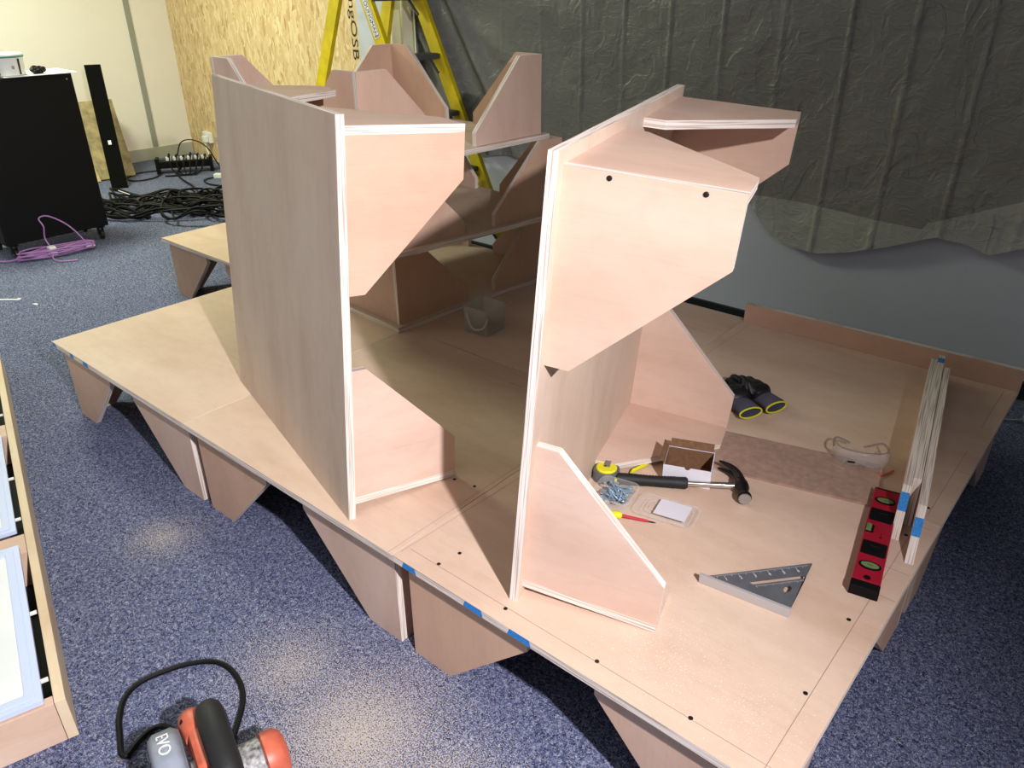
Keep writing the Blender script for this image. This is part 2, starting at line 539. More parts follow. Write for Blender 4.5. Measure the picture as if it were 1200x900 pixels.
# ------------------------------------------------------------------ the room
H = 0.296       # height of a platform
T = 0.018       # plywood


def struct(name, mb, mats, **kw):
    return tag(mb.build(name, mats, **kw), kind='structure')


WX0, WX1, WY0, CZ = -4.3, 4.6, -2.8, 2.7
struct('floor', MB().box((WX0 - .1, WY0 - .1, -0.1), (WX1 + .1, 3.1, 0)), M['carpet'])
struct('ceiling', MB().box((WX0 - .1, WY0 - .1, CZ), (WX1 + .1, 3.1, CZ + .1)), M['ceil'])
struct('wall_left', MB().box((WX0 - .1, WY0, 0), (WX0, 3.0, CZ)), M['cream'])
struct('wall_back', MB().box((-1.06, 2.38, 0), (WX1, 2.48, CZ)), M['whitewall'])
struct('wall_right', MB().box((WX1, WY0, 0), (WX1 + .1, 2.48, CZ)), M['whitewall'])
struct('wall_front', MB().box((WX0 - .1, WY0 - .1, 0), (WX1 + .1, WY0, CZ)), M['whitewall'])
osb_dir = Vector((3.24, -0.55, 0)).normalized()
osb_len = math.hypot(3.24, 0.55)
osbM = basis(osb_dir, (-osb_dir.y, osb_dir.x, 0), (0, 0, 1), (-4.3, 2.93, 0))
osb = struct('wall_angled', MB().box((0, 0, 0), (osb_len, 0.05, CZ)), M['osb'], M4=osbM)
_w = max(v[0] for v in text_mesh('Sterlin', 0.098)[0]) * 1.25
vs, fs = text_mesh('SterlingOSB', 0.098, 0.0004)
vs = [(v[0] * 1.25, v[1], v[2]) for v in vs]
MB().add(vs, fs, mat=basis((0, 0, -1), (1, 0, 0), (0, -1, 0), (osb_len - 0.080, -0.0006, 1.287 + _w))).build(
    'lettering', M['lettering'], parent=osb)
struct('baseboard_left', MB().box((WX0, WY0, 0), (WX0 + .018, 2.92, 0.10)), M['greywall'])
struct('baseboard_back', MB().box((-1.0, 2.362, 0), (WX1, 2.38, 0.068)), M['blackskirt'])
struct('trim_1', MB().box((WX0, 2.552, 0.10), (WX0 + .012, 2.596, CZ)), M['trimgrey'])
struct('trim_2', MB().box((WX0, -0.4, 0.10), (WX0 + .012, -0.34, CZ)), M['trimgrey'])


# ------------------------------------------------------------------ plywood modules
B_, TIP, ST, INS = 0.345, 0.115, 0.045, 0.023
L = H - T
_mesh_cache = {}


def leg_panel(name, parent, M4, s0, flip, mats, base=B_, tip=TIP):
    """one trapezoid of a leg: local x = away from the board, y = along it, z = thickness"""
    key = (round(s0, 4), flip, round(base, 4), round(tip, 4), mats[0].name)
    if key in _mesh_cache:
        o = bpy.data.objects.new(name, _mesh_cache[key]); COL.objects.link(o)
        o.parent = parent; o.matrix_local = M4
        return o
    poly = [(0, s0), (0, base), (ST, base), (L, tip), (L, s0)]
    z0, z1 = (0, T) if not flip else (-T, 0)
    o = MB().prism(poly, z0, z1).build(name, mats, parent=parent, M4=M4)
    _mesh_cache[key] = o.data
    return o


def module(label, M4, w=0.898, d=0.878, cover='ret', covers=None, marks=None, screws=(), group=None, legs='1234',
           face='ply', top='deck', extra_screws=()):
    """a square board on four corner legs, each leg two tapered plywood panels; local z = 0 is the plain face"""
    root = empty('plywood_platform', label, 'platform', M4=M4, group=group)
    mb = MB().prism([(0, 0), (w, 0), (w, d), (0, d)], -T, 0)
    mats = [M[top], M['edge'], M['bluepaint'], M['pencil']]
    for (p, q, wd, mi) in (marks or []):          # drawn lines and paint dabs on the board
        p, q = Vector((*p, 0)) if len(p) == 2 else Vector(p), Vector((*q, 0)) if len(q) == 2 else Vector(q)
        dr = (q - p).normalized(); nn = Vector((-dr.y, dr.x, 0)) * wd / 2
        z = Vector((0, 0, 0.0004))
        mb.add([p - nn + z, q - nn + z, q + nn + z, p + nn + z], [(0, 1, 2, 3)], mi)
    if marks is not None:
        pass
    board = mb.build('deck_board', mats, parent=root)
    for (x0, x1) in (screws or ()):
        pass
    lm = [M[face], M['edge']]
    i = 0
    for (cx, cy, sx, sy) in ((INS, INS, 1, 1), (w - INS, INS, -1, 1), (INS, d - INS, 1, -1), (w - INS, d - INS, -1, -1)):
        i += 1
        if str(i) not in legs: continue
        cv = (covers or {}).get(i, cover)
        o = Vector((cx, cy, -T))
        # side: plane y = cy, running along x ; return: plane x = cx, running along y
        ys = Vector((sx, 0, 0)); zs = Vector((0, 0, -1)).cross(ys)     # (0,-sx,0)
        Ms = basis((0, 0, -1), ys, zs, o)
        yr = Vector((0, sy, 0)); zr = Vector((0, 0, -1)).cross(yr)     # (sy,0,0)
        Mr = basis((0, 0, -1), yr, zr, o)
        side = leg_panel('leg', root, Ms, T if cv == 'ret' else 0.0, (zs.y * sy) < 0, lm)
        leg_panel('leg_return', side, Ms.inverted() @ Mr, 0.0 if cv == 'ret' else T, (zr.x * sx) < 0, lm)
    for (x, y, z, nx, ny, nz) in extra_screws:
        n = Vector((nx, ny, nz)); q = n.to_track_quat('Z', 'Y').to_matrix().to_4x4(); q.translation = Vector((x, y, z))
        MB().lathe([(0.0044, 0.0), (0.0044, 0.0007), (0.0030, 0.0012)], 12).build('screw', M['steel_dark'], parent=root, M4=q)
    return root


def flat(i, j, label, **kw):
    kw.setdefault('top', 'deck')
    return module(label, Matrix.Translation((i * 0.9 + 0.001, j * 0.882 + 0.001, H)), cover='side', group='flat platforms', **kw)


def deckscrews(*pts):
    return [(x, y, 0, 0, 0, 1) for x, y in pts]


def front_dab(x0, x1):
    return ((x0, -0.0004, -0.009), (x1, -0.0004, -0.009))


PW = 0.0011
flat(0, 0, 'flat plywood platform at the left corner, its top almost bare')
flat(1, 0, 'middle front flat plywood platform carrying both boards stood on edge', marks=[((0.885, 0.0), (0.885, 0.878), 0.001, 3)],
     extra_screws=deckscrews((0.80, 0.30), (0.86, 0.31)))
flat(2, 0, 'right front flat plywood platform under the hammer, square and red level', top='deckdust',
     marks=[((0.015, 0.040), (0.87, 0.040), PW, 3), ((0.853, 0.03), (0.853, 0.87), PW, 3), ((0.006, 0.02), (0.030, 0.60), PW, 3),
            ((0.62, 0.885 - 0.03), (0.89, 0.855), PW, 3), ((0.80, 0.66), (0.895, 0.66), PW, 3), ((0.81, 0.56), (0.895, 0.56), PW, 3)],
     extra_screws=deckscrews((0.10, 0.045), (0.11, 0.10), (0.30, 0.036), (0.52, 0.042), (0.715, 0.042), (0.845, 0.22), (0.84, 0.45), (0.846, 0.80)))
flat(-1, 1, 'flat plywood platform standing furthest left, near the coiled black cables')
flat(0, 1, 'rear flat plywood platform carrying the stack of upturned platforms')
flat(1, 1, 'rear flat plywood platform with the clear tub on it')
flat(2, 1, 'rear right flat plywood platform with the upright strip along its far edge',
     marks=[((0.862, 0.02), (0.862, 0.40), PW, 3), ((0.862, 0.55), (0.862, 0.84), PW, 3), ((0.035, 0.5), (0.035, 0.87), PW, 3)],
     extra_screws=deckscrews((0.855, 0.06),))

# blue paint dabs on the front edge of the flat platforms (part of the edge they are sprayed on)
for p in [o for o in COL.objects if o.name.startswith('deck_board')][:3]:
    x0 = p.parent.matrix_world.translation.x if False else p.parent.location.x
    me = p.data
    dabs = {0: [(0.0, 0.035), (0.145, 0.175), (0.245, 0.285)], 1: [], 2: [(0.03, 0.075), (0.215, 0.27), (0.335, 0.395)]}
    k = int(round(p.parent.matrix_local.translation.x / 0.9))
    bm = bmesh.new(); bm.from_mesh(me)
    for a, b in dabs.get(k, []):
        vsq = [bm.verts.new(c) for c in ((a, -0.0004, -0.0172), (b, -0.0004, -0.0172), (b - .004, -0.0004, -0.0005), (a + .006, -0.0004, -0.0005))]
        f = bm.faces.new(vsq); f.material_index = 2
    bm.to_mesh(me); bm.free()


def upright(label, x, y, yaw, lean, w, d, **kw):
    u = Vector((math.cos(yaw), math.sin(yaw), 0)); n0 = Vector((math.sin(yaw), -math.cos(yaw), 0))
    up = Vector((0, 0, 1)) * math.cos(lean) + n0 * math.sin(lean)
    n = n0 * math.cos(lean) - Vector((0, 0, 1)) * math.sin(lean)
    # local x = up the board, local y = along its foot, local z = plain face outward
    return module(label, basis(up, u, -n, (x, y, H + 0.0008)), w=w, d=d, group='platforms stood on edge', top='board', **kw)


def bscrew(x, s, dep):  # screws through the cheek of the near top leg
    return (x, INS - 0.0008, -T - dep, 0, -1, 0)


pA = upright('tall left plywood platform stood on edge, plain face to the camera', 1.6296, 0.0183, 2.861, 0.0785, 0.9096, 0.8676)
pB = upright('right plywood platform stood on edge, four legs towards the tools', 2.0892, 0.063, 1.8724, 0.0770, 0.9051, 0.8769,
             covers={2: 'side'},
             extra_screws=[(0.9051 - INS - 0.009, INS - 0.0006, -T - dd, 0, -1, 0) for dd in (0.075, 0.22)])


def upturned(label, x, y, t, z):
    ex = (-math.cos(t), -math.sin(t), 0); ey = (-math.sin(t), math.cos(t), 0)
    return module(label, basis(ex, ey, (0, 0, -1), (x, y, z + 0.0004)), group='stack of upturned platforms', top='board')


upturned('upturned plywood platform at the bottom of the stack behind the clear tub', 0.8994, 0.8392, -0.0663, H)
upturned('middle upturned plywood platform of the stack', 0.955, 0.752, -0.1268, 2 * H + .002)
upturned('topmost upturned plywood platform of the stack, legs up before the ladder', 0.9762, 0.6814, -0.0422, 3 * H + .003)

# ------------------------------------------------------------------ boards lying on the deck
o = MB().prism([(0, 0), (0.893, 0), (0.893, T), (0, T)], 0, 0.072, face=1, side=0).build('plywood_strip', [M['ply'], M['edge']])
o.matrix_world = basis((0.9985, 0.024, 0), (-0.024, 0.9985, 0), (0, 0, 1), (1.808, 1.722, H + .0005))
tag(o, 'long low plywood strip standing upright along the far deck edge by the grey wall', 'strip')

o = MB().prism([(0, 0), (0.414, 0), (0.414, 0.198), (0, 0.198)], 0, 0.006, face=0, side=0).build('brown_board', M['mdf'])
o.matrix_world = basis((0.968, 0.252, 0), (-0.252, 0.968, 0), (0, 0, 1), (2.160, 0.757, H + .0005))
tag(o, 'flat brown hardboard rectangle lying on the deck behind the hammer', 'board')


def offcut(label, x0, y0, x1, y1, h, ch0, ch1, blue_at):
    """ply strip standing on its long edge, ends cut on the slant"""
    p, q = Vector((x0, y0, 0)), Vector((x1, y1, 0)); dr = (q - p).normalized(); ln = (q - p).length
    nrm = Vector((-dr.y, dr.x, 0))
    mb = MB().prism([(0, 0), (ln, 0), (ln - ch1, h), (ch0, h)], 0, T)
    for s0, s1 in blue_at:          # paint dabs on the end grain facing up / out
        if s0 < 0:                  # on the slanted near end
            a = Vector((0, 0, 0)); b = Vector((ch0, h, 0))
            p0, p1 = a.lerp(b, -s0), a.lerp(b, s1); off = Vector((-h, ch0, 0)).normalized() * 0.0005
            mb.add([p0 + off, p1 + off, p1 + off + Vector((0, 0, T)), p0 + off + Vector((0, 0, T))], [(0, 1, 2, 3)], 2)
        else:
            mb.add([(s0, h + .0005, 0), (s1, h + .0005, 0), (s1, h + .0005, T), (s0, h + .0005, T)], [(0, 1, 2, 3)], 2)
    o = mb.build('plywood_offcut', [M['ply'], M['edge'], M['bluepaint']])
    # local x along, y up, z sideways
    z = dr.cross(Vector((0, 0, 1)))
    o.matrix_world = basis(dr, (0, 0, 1), z, (x0, y0, H + .0005))
    return tag(o, label, 'offcut', 'offcut strips standing on edge')


offcut('left plywood offcut strip on edge beside the red level, blue dab near its near end', 2.6220, 0.765, 2.4600, 1.640, 0.088, 0.10, 0.02, [(-0.52, 0.86)])
offcut('middle plywood offcut strip on edge, blue dab at its far end', 2.6270, 0.838, 2.4700, 1.686, 0.088, 0.07, 0.02, [(0.78, 0.815)])
offcut('right plywood offcut strip on edge reaching nearest the camera, blue dab on its slanted end', 2.6728, 0.698, 2.5048, 1.605, 0.086, 0.11, 0.02, [(-0.46, 0.78)])

# ------------------------------------------------------------------ tools on the deck
Z = H + .0005
# red spirit level
lv = empty('spirit_level', 'red spirit level with black end caps lying beside the offcut strips', 'level',
           M4=basis((0.187, -0.982, 0), (0.982, 0.187, 0), (0, 0, 1), (2.566, 0.918, Z)))
LL, LWd, LT = 0.394, 0.056, 0.024
mb = MB()
mb.box((0.004, -LWd / 2, 0), (LL - 0.024, LWd / 2, LT))
mb.build('body', M['red'], parent=lv, bevel=0.002)
MB().box((LL - 0.0235, -LWd / 2 - .0005, 0), (LL, LWd / 2 + .0005, LT + .0008)).build('end_cap', M['black'], parent=lv, bevel=0.002)
MB().box((0, -LWd / 2 - .0003, 0), (0.0035, LWd / 2 + .0003, LT + .0005)).build('end_cap', M['black'], parent=lv, bevel=0.001)
for t, kind in ((.135, 'o'), (.30, 's'), (.455, 'v'), (.64, 's'), (.80, 'o'), (.905, 'h')):
    x = t * LL
    if kind == 'o':
        ring = [(0.0145 * math.cos(a * PI / 16), 0.0225 * math.sin(a * PI / 16)) for a in range(32)]
        MB().prism(ring, LT, LT + .0016, 0, 0).build('vial_rim', M['black'], parent=lv, loc=(x, 0, 0))
        MB().prism([(p * .66, q * .80) for p, q in ring], LT + .0016, LT + .0024, 0, 0).build('vial', M['green'], parent=lv, loc=(x, 0, 0))
        MB().box((-0.0005, -0.006, LT + .0024), (0.0005, 0.006, LT + .0028)).build('vial_line', M['black'], parent=lv, loc=(x, 0.0, 0))
    elif kind == 's':
        MB().prism(rrect(0.050, 0.050, 0.004), LT, LT + .0012, 0, 0).build('window', M['black'], parent=lv, loc=(x, 0, 0))
        MB().box((-0.008, -0.008, LT + .0013), (-0.004, 0.012, LT + .003)).build('bracket', M['steel_dark'], parent=lv, loc=(x, 0, 0))
    elif kind == 'v':
        MB().prism(rrect(0.030, 0.018, 0.003), LT, LT + .0012, 0, 0).build('vial_rim', M['black'], parent=lv, loc=(x, -0.018, 0))
        MB().tube([(x - .011, -0.020, LT + .001), (x + .011, -0.020, LT + .001)], 0.006, 12).build('vial', M['green'], parent=lv, smooth=True)
    else:
        MB().lathe([(0.007, LT), (0.007, LT + .0008)], 20).build('hang_hole', M['black'], parent=lv, loc=(x, 0, 0))
mk = MB()
for t, s in ((0.53, '4'), (0.50, '1')):
    vs, fs = text_mesh(s, 0.012, 0.0002)
    mk.add(vs, fs, mat=basis((0, 1, 0), (-1, 0, 0), (0, 0, 1), (t * LL, 0.004, LT + .0004)))
mk.build('printing', M['black'], parent=lv)

# speed square
sqx = Vector((0.188, 0.022, 0)).normalized(); sqy = Vector((-sqx.y, sqx.x, 0))
sq = empty('rafter_square', 'grey triangular rafter square with white graduations lying on the front deck', 'set square',
           M4=basis(sqx, sqy, (0, 0, 1), (2.361, 0.360, Z)))
A0, E0, C0 = (0.0, 0.0), (0.186, 0.0), (0.186, 0.172)
hyp = Vector((C0[0] - A0[0], C0[1] - A0[1])).normalized(); hn = Vector((hyp.y, -hyp.x))


def hp(t, off): return (A0[0] + hyp.x * t + hn.x * off, A0[1] + hyp.y * t + hn.y * off)


slot = [hp(0.095, 0.030), hp(0.215, 0.030), hp(0.219, 0.034), hp(0.217, 0.040), hp(0.100, 0.040)]
dia = [(0.163, 0.050), (0.171, 0.060), (0.171, 0.073), (0.164, 0.078), (0.158, 0.070), (0.157, 0.058)]
low = [(0.105, 0.013), (0.168, 0.013), (0.168, 0.0165), (0.105, 0.0165)]
plate([(0.003, 0.003), (0.186, 0.003), C0, (C0[0] - .003, C0[1])], [slot, dia, low], 0.009, 0.012).build('blade', M['alu'], parent=sq)
MB().box((0, -0.004, 0), (0.188, 0.0035, 0.022)).build('fence', M['alu_light'], parent=sq, bevel=0.0008)
mk = MB()
for k in range(1, 56):
    t = 0.02 + k * 0.004; ln = 0.010 if k % 8 == 0 else (0.007 if k % 4 == 0 else 0.0035)
    a, b = hp(t, 0.002), hp(t, 0.002 + ln)
    c = Vector((hyp.x, hyp.y)) * 0.00035
    mk.add([(a[0] - c.x, a[1] - c.y, .0123), (a[0] + c.x, a[1] + c.y, .0123), (b[0] + c.x, b[1] + c.y, .0123), (b[0] - c.x, b[1] - c.y, .0123)], [(0, 1, 2, 3)])
for k in range(0, 24):
    t = 0.105 + k * 0.0045; a, b = hp(t, 0.044), hp(t, 0.044 + (0.006 if k % 4 == 0 else .003))
    c = Vector((hyp.x, hyp.y)) * 0.0004
    mk.add([(a[0] - c.x, a[1] - c.y, .0123), (a[0] + c.x, a[1] + c.y, .0123), (b[0] + c.x, b[1] + c.y, .0123), (b[0] - c.x, b[1] - c.y, .0123)], [(0, 1, 2, 3)])
for k in range(1, 7):
    vs, fs = text_mesh(str(k), 0.011, 0.0001); q = hp(0.02 + k * 0.032, 0.022)
    mk.add(vs, fs, mat=basis((hyp.x, hyp.y, 0), (-hyp.y, hyp.x, 0), (0, 0, 1), (q[0] - .003, q[1], 0.0123)))
mk.build('graduations', M['paper'], parent=sq)

# claw hammer
hd = Vector((0.262, 0.170, 0)).normalized(); hs = Vector((-hd.y, hd.x, 0))
hm = empty('claw_hammer', 'claw hammer with black ribbed grip and chrome shaft lying before the white box', 'hammer',
           M4=basis(hd, hs, (0, 0, 1), (2.026, 0.547, Z)))
mb = MB().tube([(0, 0, .016), (0.004, 0, .016), (0.03, 0, .016), (0.08, 0, .0155), (0.14, 0, .016), (0.172, 0, .016), (0.177, 0, .016)],
               [0.011, 0.015, 0.0155, 0.0135, 0.0145, 0.0155, 0.012], 14)
for k in range(16):
    x = 0.030 + k * 0.0075
    mb.tube([(x, 0, .016), (x + .003, 0, .016)], 0.0158 - 0.001 * math.sin(PI * k / 15) * 1.2, 14)
mb.build('grip', M['black_rub'], parent=hm, smooth=True)
MB().tube([(0.170, 0, .016), (0.305, 0, .018)], 0.0078, 14).build('shaft', M['chrome'], parent=hm, smooth=True)
mb = MB()
mb.tube([(0.305, 0.020, .019), (0.306, 0.004, .019), (0.307, -0.012, .019), (0.308, -0.026, .0185), (0.308, -0.036, .0185)], [0.0150, 0.0180, 0.0180, 0.0125, 0.0120], 14)
mb.tube([(0.308, -0.036, .0185), (0.308, -0.042, .0185), (0.308, -0.050, .0185), (0.308, -0.0535, .0185)], [0.0125, 0.0168, 0.0172, 0.0155], 16)
for dz in (0.0065, -0.0055):
    mb.tube([(0.306, 0.014, .019 + dz), (0.304, 0.035, .019 + dz * 1.1), (0.297, 0.055, .019 + dz * 1.35), (0.282, 0.075, .019 + dz * 1.6), (0.262, 0.089, .019 + dz * 1.8)],
            [0.0120, 0.0102, 0.0085, 0.0062, 0.0028], 10, smooth=3)
mb.build('head', M['blacktool'], parent=hm, smooth=True)
MB().tube([(0.308, -0.0535, .0185), (0.308, -0.0560, .0185)], [0.0150, 0.0145], 18).build('striking_face', M['metal'], parent=hm, smooth=True)

# white carton
bx = empty('carton', 'small white open cardboard box with brown inside behind the hammer grip', 'box',
           M4=basis((0.927, 0.375, 0), (-0.375, 0.927, 0), (0, 0, 1), (2.110, 0.631, Z)))
cw, cd, chh, ct = 0.118, 0.092, 0.052, 0.002
notch = [(0, 0), (cw, 0), (cw, chh), (cw * .56, chh)] + [(cw * .5 + .007 * math.cos(a), chh - .007 * math.sin(a)) for a in (0.5, 1.2, 1.9, 2.6)] + [(cw * .44, chh), (0, chh)]
mb = MB()
mb.prism(notch, 0, ct, 0, 1, mat=basis((1, 0, 0), (0, 0, 1), (0, -1, 0), (0, ct, 0)))
mb.box((0, ct, 0), (ct, cd - ct, chh)); mb.box((cw - ct, ct, 0), (cw, cd - ct, chh)); mb.box((0, cd - ct, 0), (cw, cd, chh))
mb.build('body', [M['card'], M['brown_card']], parent=bx)
mb = MB(); e = ct + .0006
mb.box((e, e, .001), (cw - e, cd - e, .002)); mb.box((e, e - .0003, .002), (cw - e, e, chh - .010)); mb.box((e, cd - e, .002), (cw - e, cd - e + .0003, chh - .001))
mb.box((e - .0003, e, .002), (e, cd - e, chh - .001)); mb.box((cw - e, e, .002), (cw - e + .0003, cd - e, chh - .001))
mb.build('lining', M['brown_card'], parent=bx)
MB().box((0.004, 0, 0), (cw - .004, .0016, .024), mat=basis((1, 0, 0), (0, -0.47, 0.88), (0, 0.88, 0.47), (0, cd, chh))).build('flap', M['brown_card'], parent=bx)
MB().box((0.004, 0, 0), (cd - .004, .0016, .022), mat=basis((0, 1, 0), (0.94, 0, 0.34), (-0.5, 0, 0.86), (0, 0, chh))).build('flap', M['brown_card'], parent=bx)

# tape measure
tm = empty('tape_measure', 'round yellow and grey tape measure against the foot of the right board', 'tape measure', (1.994, 0.552, Z), 0.4)
MB().prism(rrect(0.066, 0.062, 0.026, 6), 0, 0.030, 0, 0).build('case', M['alu'], parent=tm, bevel=0.003)
MB().lathe([(0.0265, 0.030), (0.0265, 0.0335), (0.024, 0.036)], 28).build('face_disc', M['yellow'], parent=tm, smooth=True)
MB().box((-0.008, -0.004, 0.0362), (0.008, 0.024, 0.0385)).box((-0.008, 0.021, 0.030), (0.008, 0.0245, 0.0385)).build('belt_clip', M['metal'], parent=tm, bevel=0.001)
MB().tube([(-0.002, -0.003, 0.0385), (-0.002, -0.003, 0.0395)], 0.0025, 10).build('clip_screw', M['steel_dark'], parent=tm)
MB().box((0.026, -0.030, 0.003), (0.034, -0.020, 0.022)).build('mouth', M['yellow'], parent=tm, bevel=0.002)
o = MB().tube([(0, 0, .0075), (0.012, 0.004, .0070), (0.060, 0.0, .006), (0.066, 0, .006)], [0.004, 0.005, 0.0055, 0.003], 8).build('yellow_crayon', M['yellow'], smooth=True)
o.matrix_world = basis((0.12, 0.992, 0), (-0.992, 0.12, 0), (0, 0, 1), (2.036, 0.605, Z))
tag(o, 'short bright yellow crayon lying behind the hammer grip', 'crayon')

# clear clamshell pack and its screws
cp = empty('clamshell_pack', 'clear plastic clamshell pack, tub holding screws and opened lid with white card', 'pack',
           M4=basis((0.978, 0.208, 0), (-0.208, 0.978, 0), (0, 0, 1), (2.085, 0.490, Z)))


def shell(mb, w, h, hh, r, cx, cy, t=0.0008, taper=0.9):
    o_ = rrect(w, h, r, 4, cx, cy); i_ = [(cx + (x - cx) * taper, cy + (y - cy) * taper) for x, y in o_]
    n = len(o_)
    vs = [(x, y, hh) for x, y in o_] + [(x, y, 0.0006) for x, y in i_]
    fs = [(k, (k + 1) % n, n + (k + 1) % n, n + k) for k in range(n)] + [tuple(range(n, 2 * n))]
    mb.add(vs, fs)
    # rolled flange
    fl = [(cx + (x - cx) * 1.09, cy + (y - cy) * 1.09) for x, y in o_]
    vs = [(x, y, hh) for x, y in o_] + [(x, y, hh) for x, y in fl] + [(x, y, hh - .003) for x, y in fl]
    fs = [(k, (k + 1) % n, n + (k + 1) % n, n + k) for k in range(n)] + [(n + k, n + (k + 1) % n, 2 * n + (k + 1) % n, 2 * n + k) for k in range(n)]
    mb.add(vs, fs)


mb = MB(); shell(mb, 0.092, 0.094, 0.030, 0.018, -0.022, 0.002); mb.build('tub', M['clear'], parent=cp, smooth=True)
mb = MB(); shell(mb, 0.138, 0.082, 0.010, 0.016, 0.106, 0.010)
for k in range(3):
    pr = rrect(0.138 - .02 * (k + 1), 0.082 - .018 * (k + 1), 0.012, 4, 0.106, 0.010)
    mb.tube([(x, y, 0.004 + .002 * k) for x, y in pr], 0.0009, 5, closed=True)
mb.build('lid', M['clear'], parent=cp, smooth=True)
MB().box((0.082, -0.018, 0.0108), (0.158, 0.046, 0.0115)).build('card_insert', M['card'], parent=cp)

scr = MB()
scr.tube([(-0.024, 0, 0), (-0.021, 0, 0), (-0.017, 0, 0), (0.015, 0, 0), (0.022, 0, 0)], [0.0036, 0.0036, 0.0018, 0.0016, 0.0004], 7)
for k in range(9):
    x = -0.012 + k * 0.0032
    scr.tube([(x, 0, 0), (x + .0011, 0, 0)], 0.0023, 7)
proto = scr.build('wood_screw', M['zinc'], smooth=True)
cpm = cp.matrix_world.copy()
random.seed(11)
for k in range(44):
    o = proto if k == 0 else proto.copy()
    if k: COL.objects.link(o)
    lx = -0.022 + random.uniform(-0.020, 0.020); ly = 0.006 + random.uniform(-0.022, 0.024)
    zz = 0.006 + 0.019 * (k / 44)
    rot = Euler((0, random.uniform(-0.22, 0.22), random.uniform(0, 2 * PI))).to_matrix().to_4x4()
    ob = cpm @ Matrix.Translation((lx, ly, zz)) @ rot
    o.matrix_world = ob
    tag(o, 'small bluish zinc wood screw lying loose in the clear tub', 'screw', 'screws in the clear tub')

# screwdriver
sd = empty('screwdriver', 'slim red insulated screwdriver with a yellow end beside the board foot', 'screwdriver',
           M4=basis((0.905, 0.425, 0), (-0.425, 0.905, 0), (0, 0, 1), (2.094, 0.424, Z)))
MB().tube([(0, 0, .010), (0.004, 0, .010), (0.022, 0, .010), (0.027, 0, .0095)], [0.006, 0.009, 0.009, 0.005], 12).build('handle', M['yellow'], parent=sd, smooth=True)
MB().tube([(0.026, 0, .0095), (0.050, 0, .008), (0.088, 0, .0055)], [0.0042, 0.0036, 0.0030], 10).build('shaft', M['redp'], parent=sd, smooth=True)
MB().tube([(0.086, 0, .0055), (0.100, 0, .0045), (0.106, 0, .004)], [0.0017, 0.0017, 0.0008], 8).build('tip', M['blacktool'], parent=sd, smooth=True)


# work gloves
def skin_obj(name, verts, edges, radii, mat, parent, sub=2):
    me = bpy.data.meshes.new(name); me.from_pydata(verts, edges, [])
    me.materials.append(mat)
    o = bpy.data.objects.new(name, me); COL.objects.link(o); o.parent = parent
    sk = o.modifiers.new('skin', 'SKIN'); sk.use_smooth_shade = True
    if not me.skin_vertices: 
        bpy.context.view_layer.objects.active = o
    for v, r in zip(me.skin_vertices[0].data, radii): v.radius = r if isinstance(r, tuple) else (r, r)
    me.skin_vertices[0].data[0].use_root = True
    s = o.modifiers.new('sub', 'SUBSURF'); s.levels = sub; s.render_levels = sub
    return o


def glove(label, x, y, rz, curl, mirror=1):
    g = empty('work_glove', label, 'glove', (x, y, Z), rz, 'work gloves')
    # local +x: from cuff to fingers
    V, E, R = [], [], []

    def add(p, r, par=None):
        V.append((p[0], p[1] * mirror, p[2])); R.append(r)
        if par is not None: E.append((par, len(V) - 1))
        return len(V) - 1
    w0 = add((0.0, 0, 0.026), (0.032, 0.022))
    p1 = add((0.030, 0, 0.032), (0.046, 0.029), w0)
    p2 = add((0.066, 0, 0.031), (0.046, 0.027), p1)
    for k, (yy, ln) in enumerate(((0.032, 0.040), (0.011, 0.046), (-0.011, 0.042), (-0.032, 0.034))):
        a = add((0.092, yy, 0.030), 0.0115, p2)
        b = add((0.092 + ln * .45, yy * 1.1, 0.034 + curl[k] * .6), 0.0105, a)
        c = add((0.092 + ln * .85, yy * 1.15, 0.028 + curl[k]), 0.0098, b)
        add((0.092 + ln * .95, yy * 1.15, 0.016 + curl[k] * .6), 0.009, c)
    t1 = add((0.030, 0.030, 0.048), 0.0145, p1)
    t2 = add((0.038, 0.040, 0.066), 0.0135, t1)
    add((0.056, 0.036, 0.074), 0.0115, t2)
    skin_obj('hand', V, E, R, M['glove'], g)
    # open knitted cuff
    n = 24; vs, fs = [], []
    prof = [(0.012, 0.033, 0.020), (-0.015, 0.033, 0.021), (-0.038, 0.036, 0.019), (-0.048, 0.038, 0.017), (-0.048, 0.036, 0.0145), (-0.02, 0.030, 0.016)]
    for xx, ry, rzz in prof:
        for k in range(n):
            a = 2 * PI * k / n; vs.append((xx, ry * math.cos(a), 0.0235 - (0.004 if xx < -.04 else 0) + rzz * math.sin(a)))
    for j in range(len(prof) - 1):
        for k in range(n): fs.append((j * n + k, j * n + (k + 1) % n, (j + 1) * n + (k + 1) % n, (j + 1) * n + k))
    MB().add(vs, fs).build('cuff', M['gloveknit'], parent=g, smooth=True)
    MB().tube([(-0.048, 0.0372 * math.cos(2 * PI * k / n), 0.0197 + 0.0158 * math.sin(2 * PI * k / n)) for k in range(n)], 0.0025, 8, closed=True).build('hem', M['glovehem'], parent=g, smooth=True)
    return g


glove('black work glove with grey knit cuff, yellow hem, lying right of its pair', 2.140, 1.166, math.radians(156), (0.012, 0.016, 0.008, 0.0), 1)
glove('black work glove with yellow cuff hem, half hidden by the board leg', 2.100, 1.092, math.radians(150), (0.004, 0.008, 0.006, 0.0), -1)

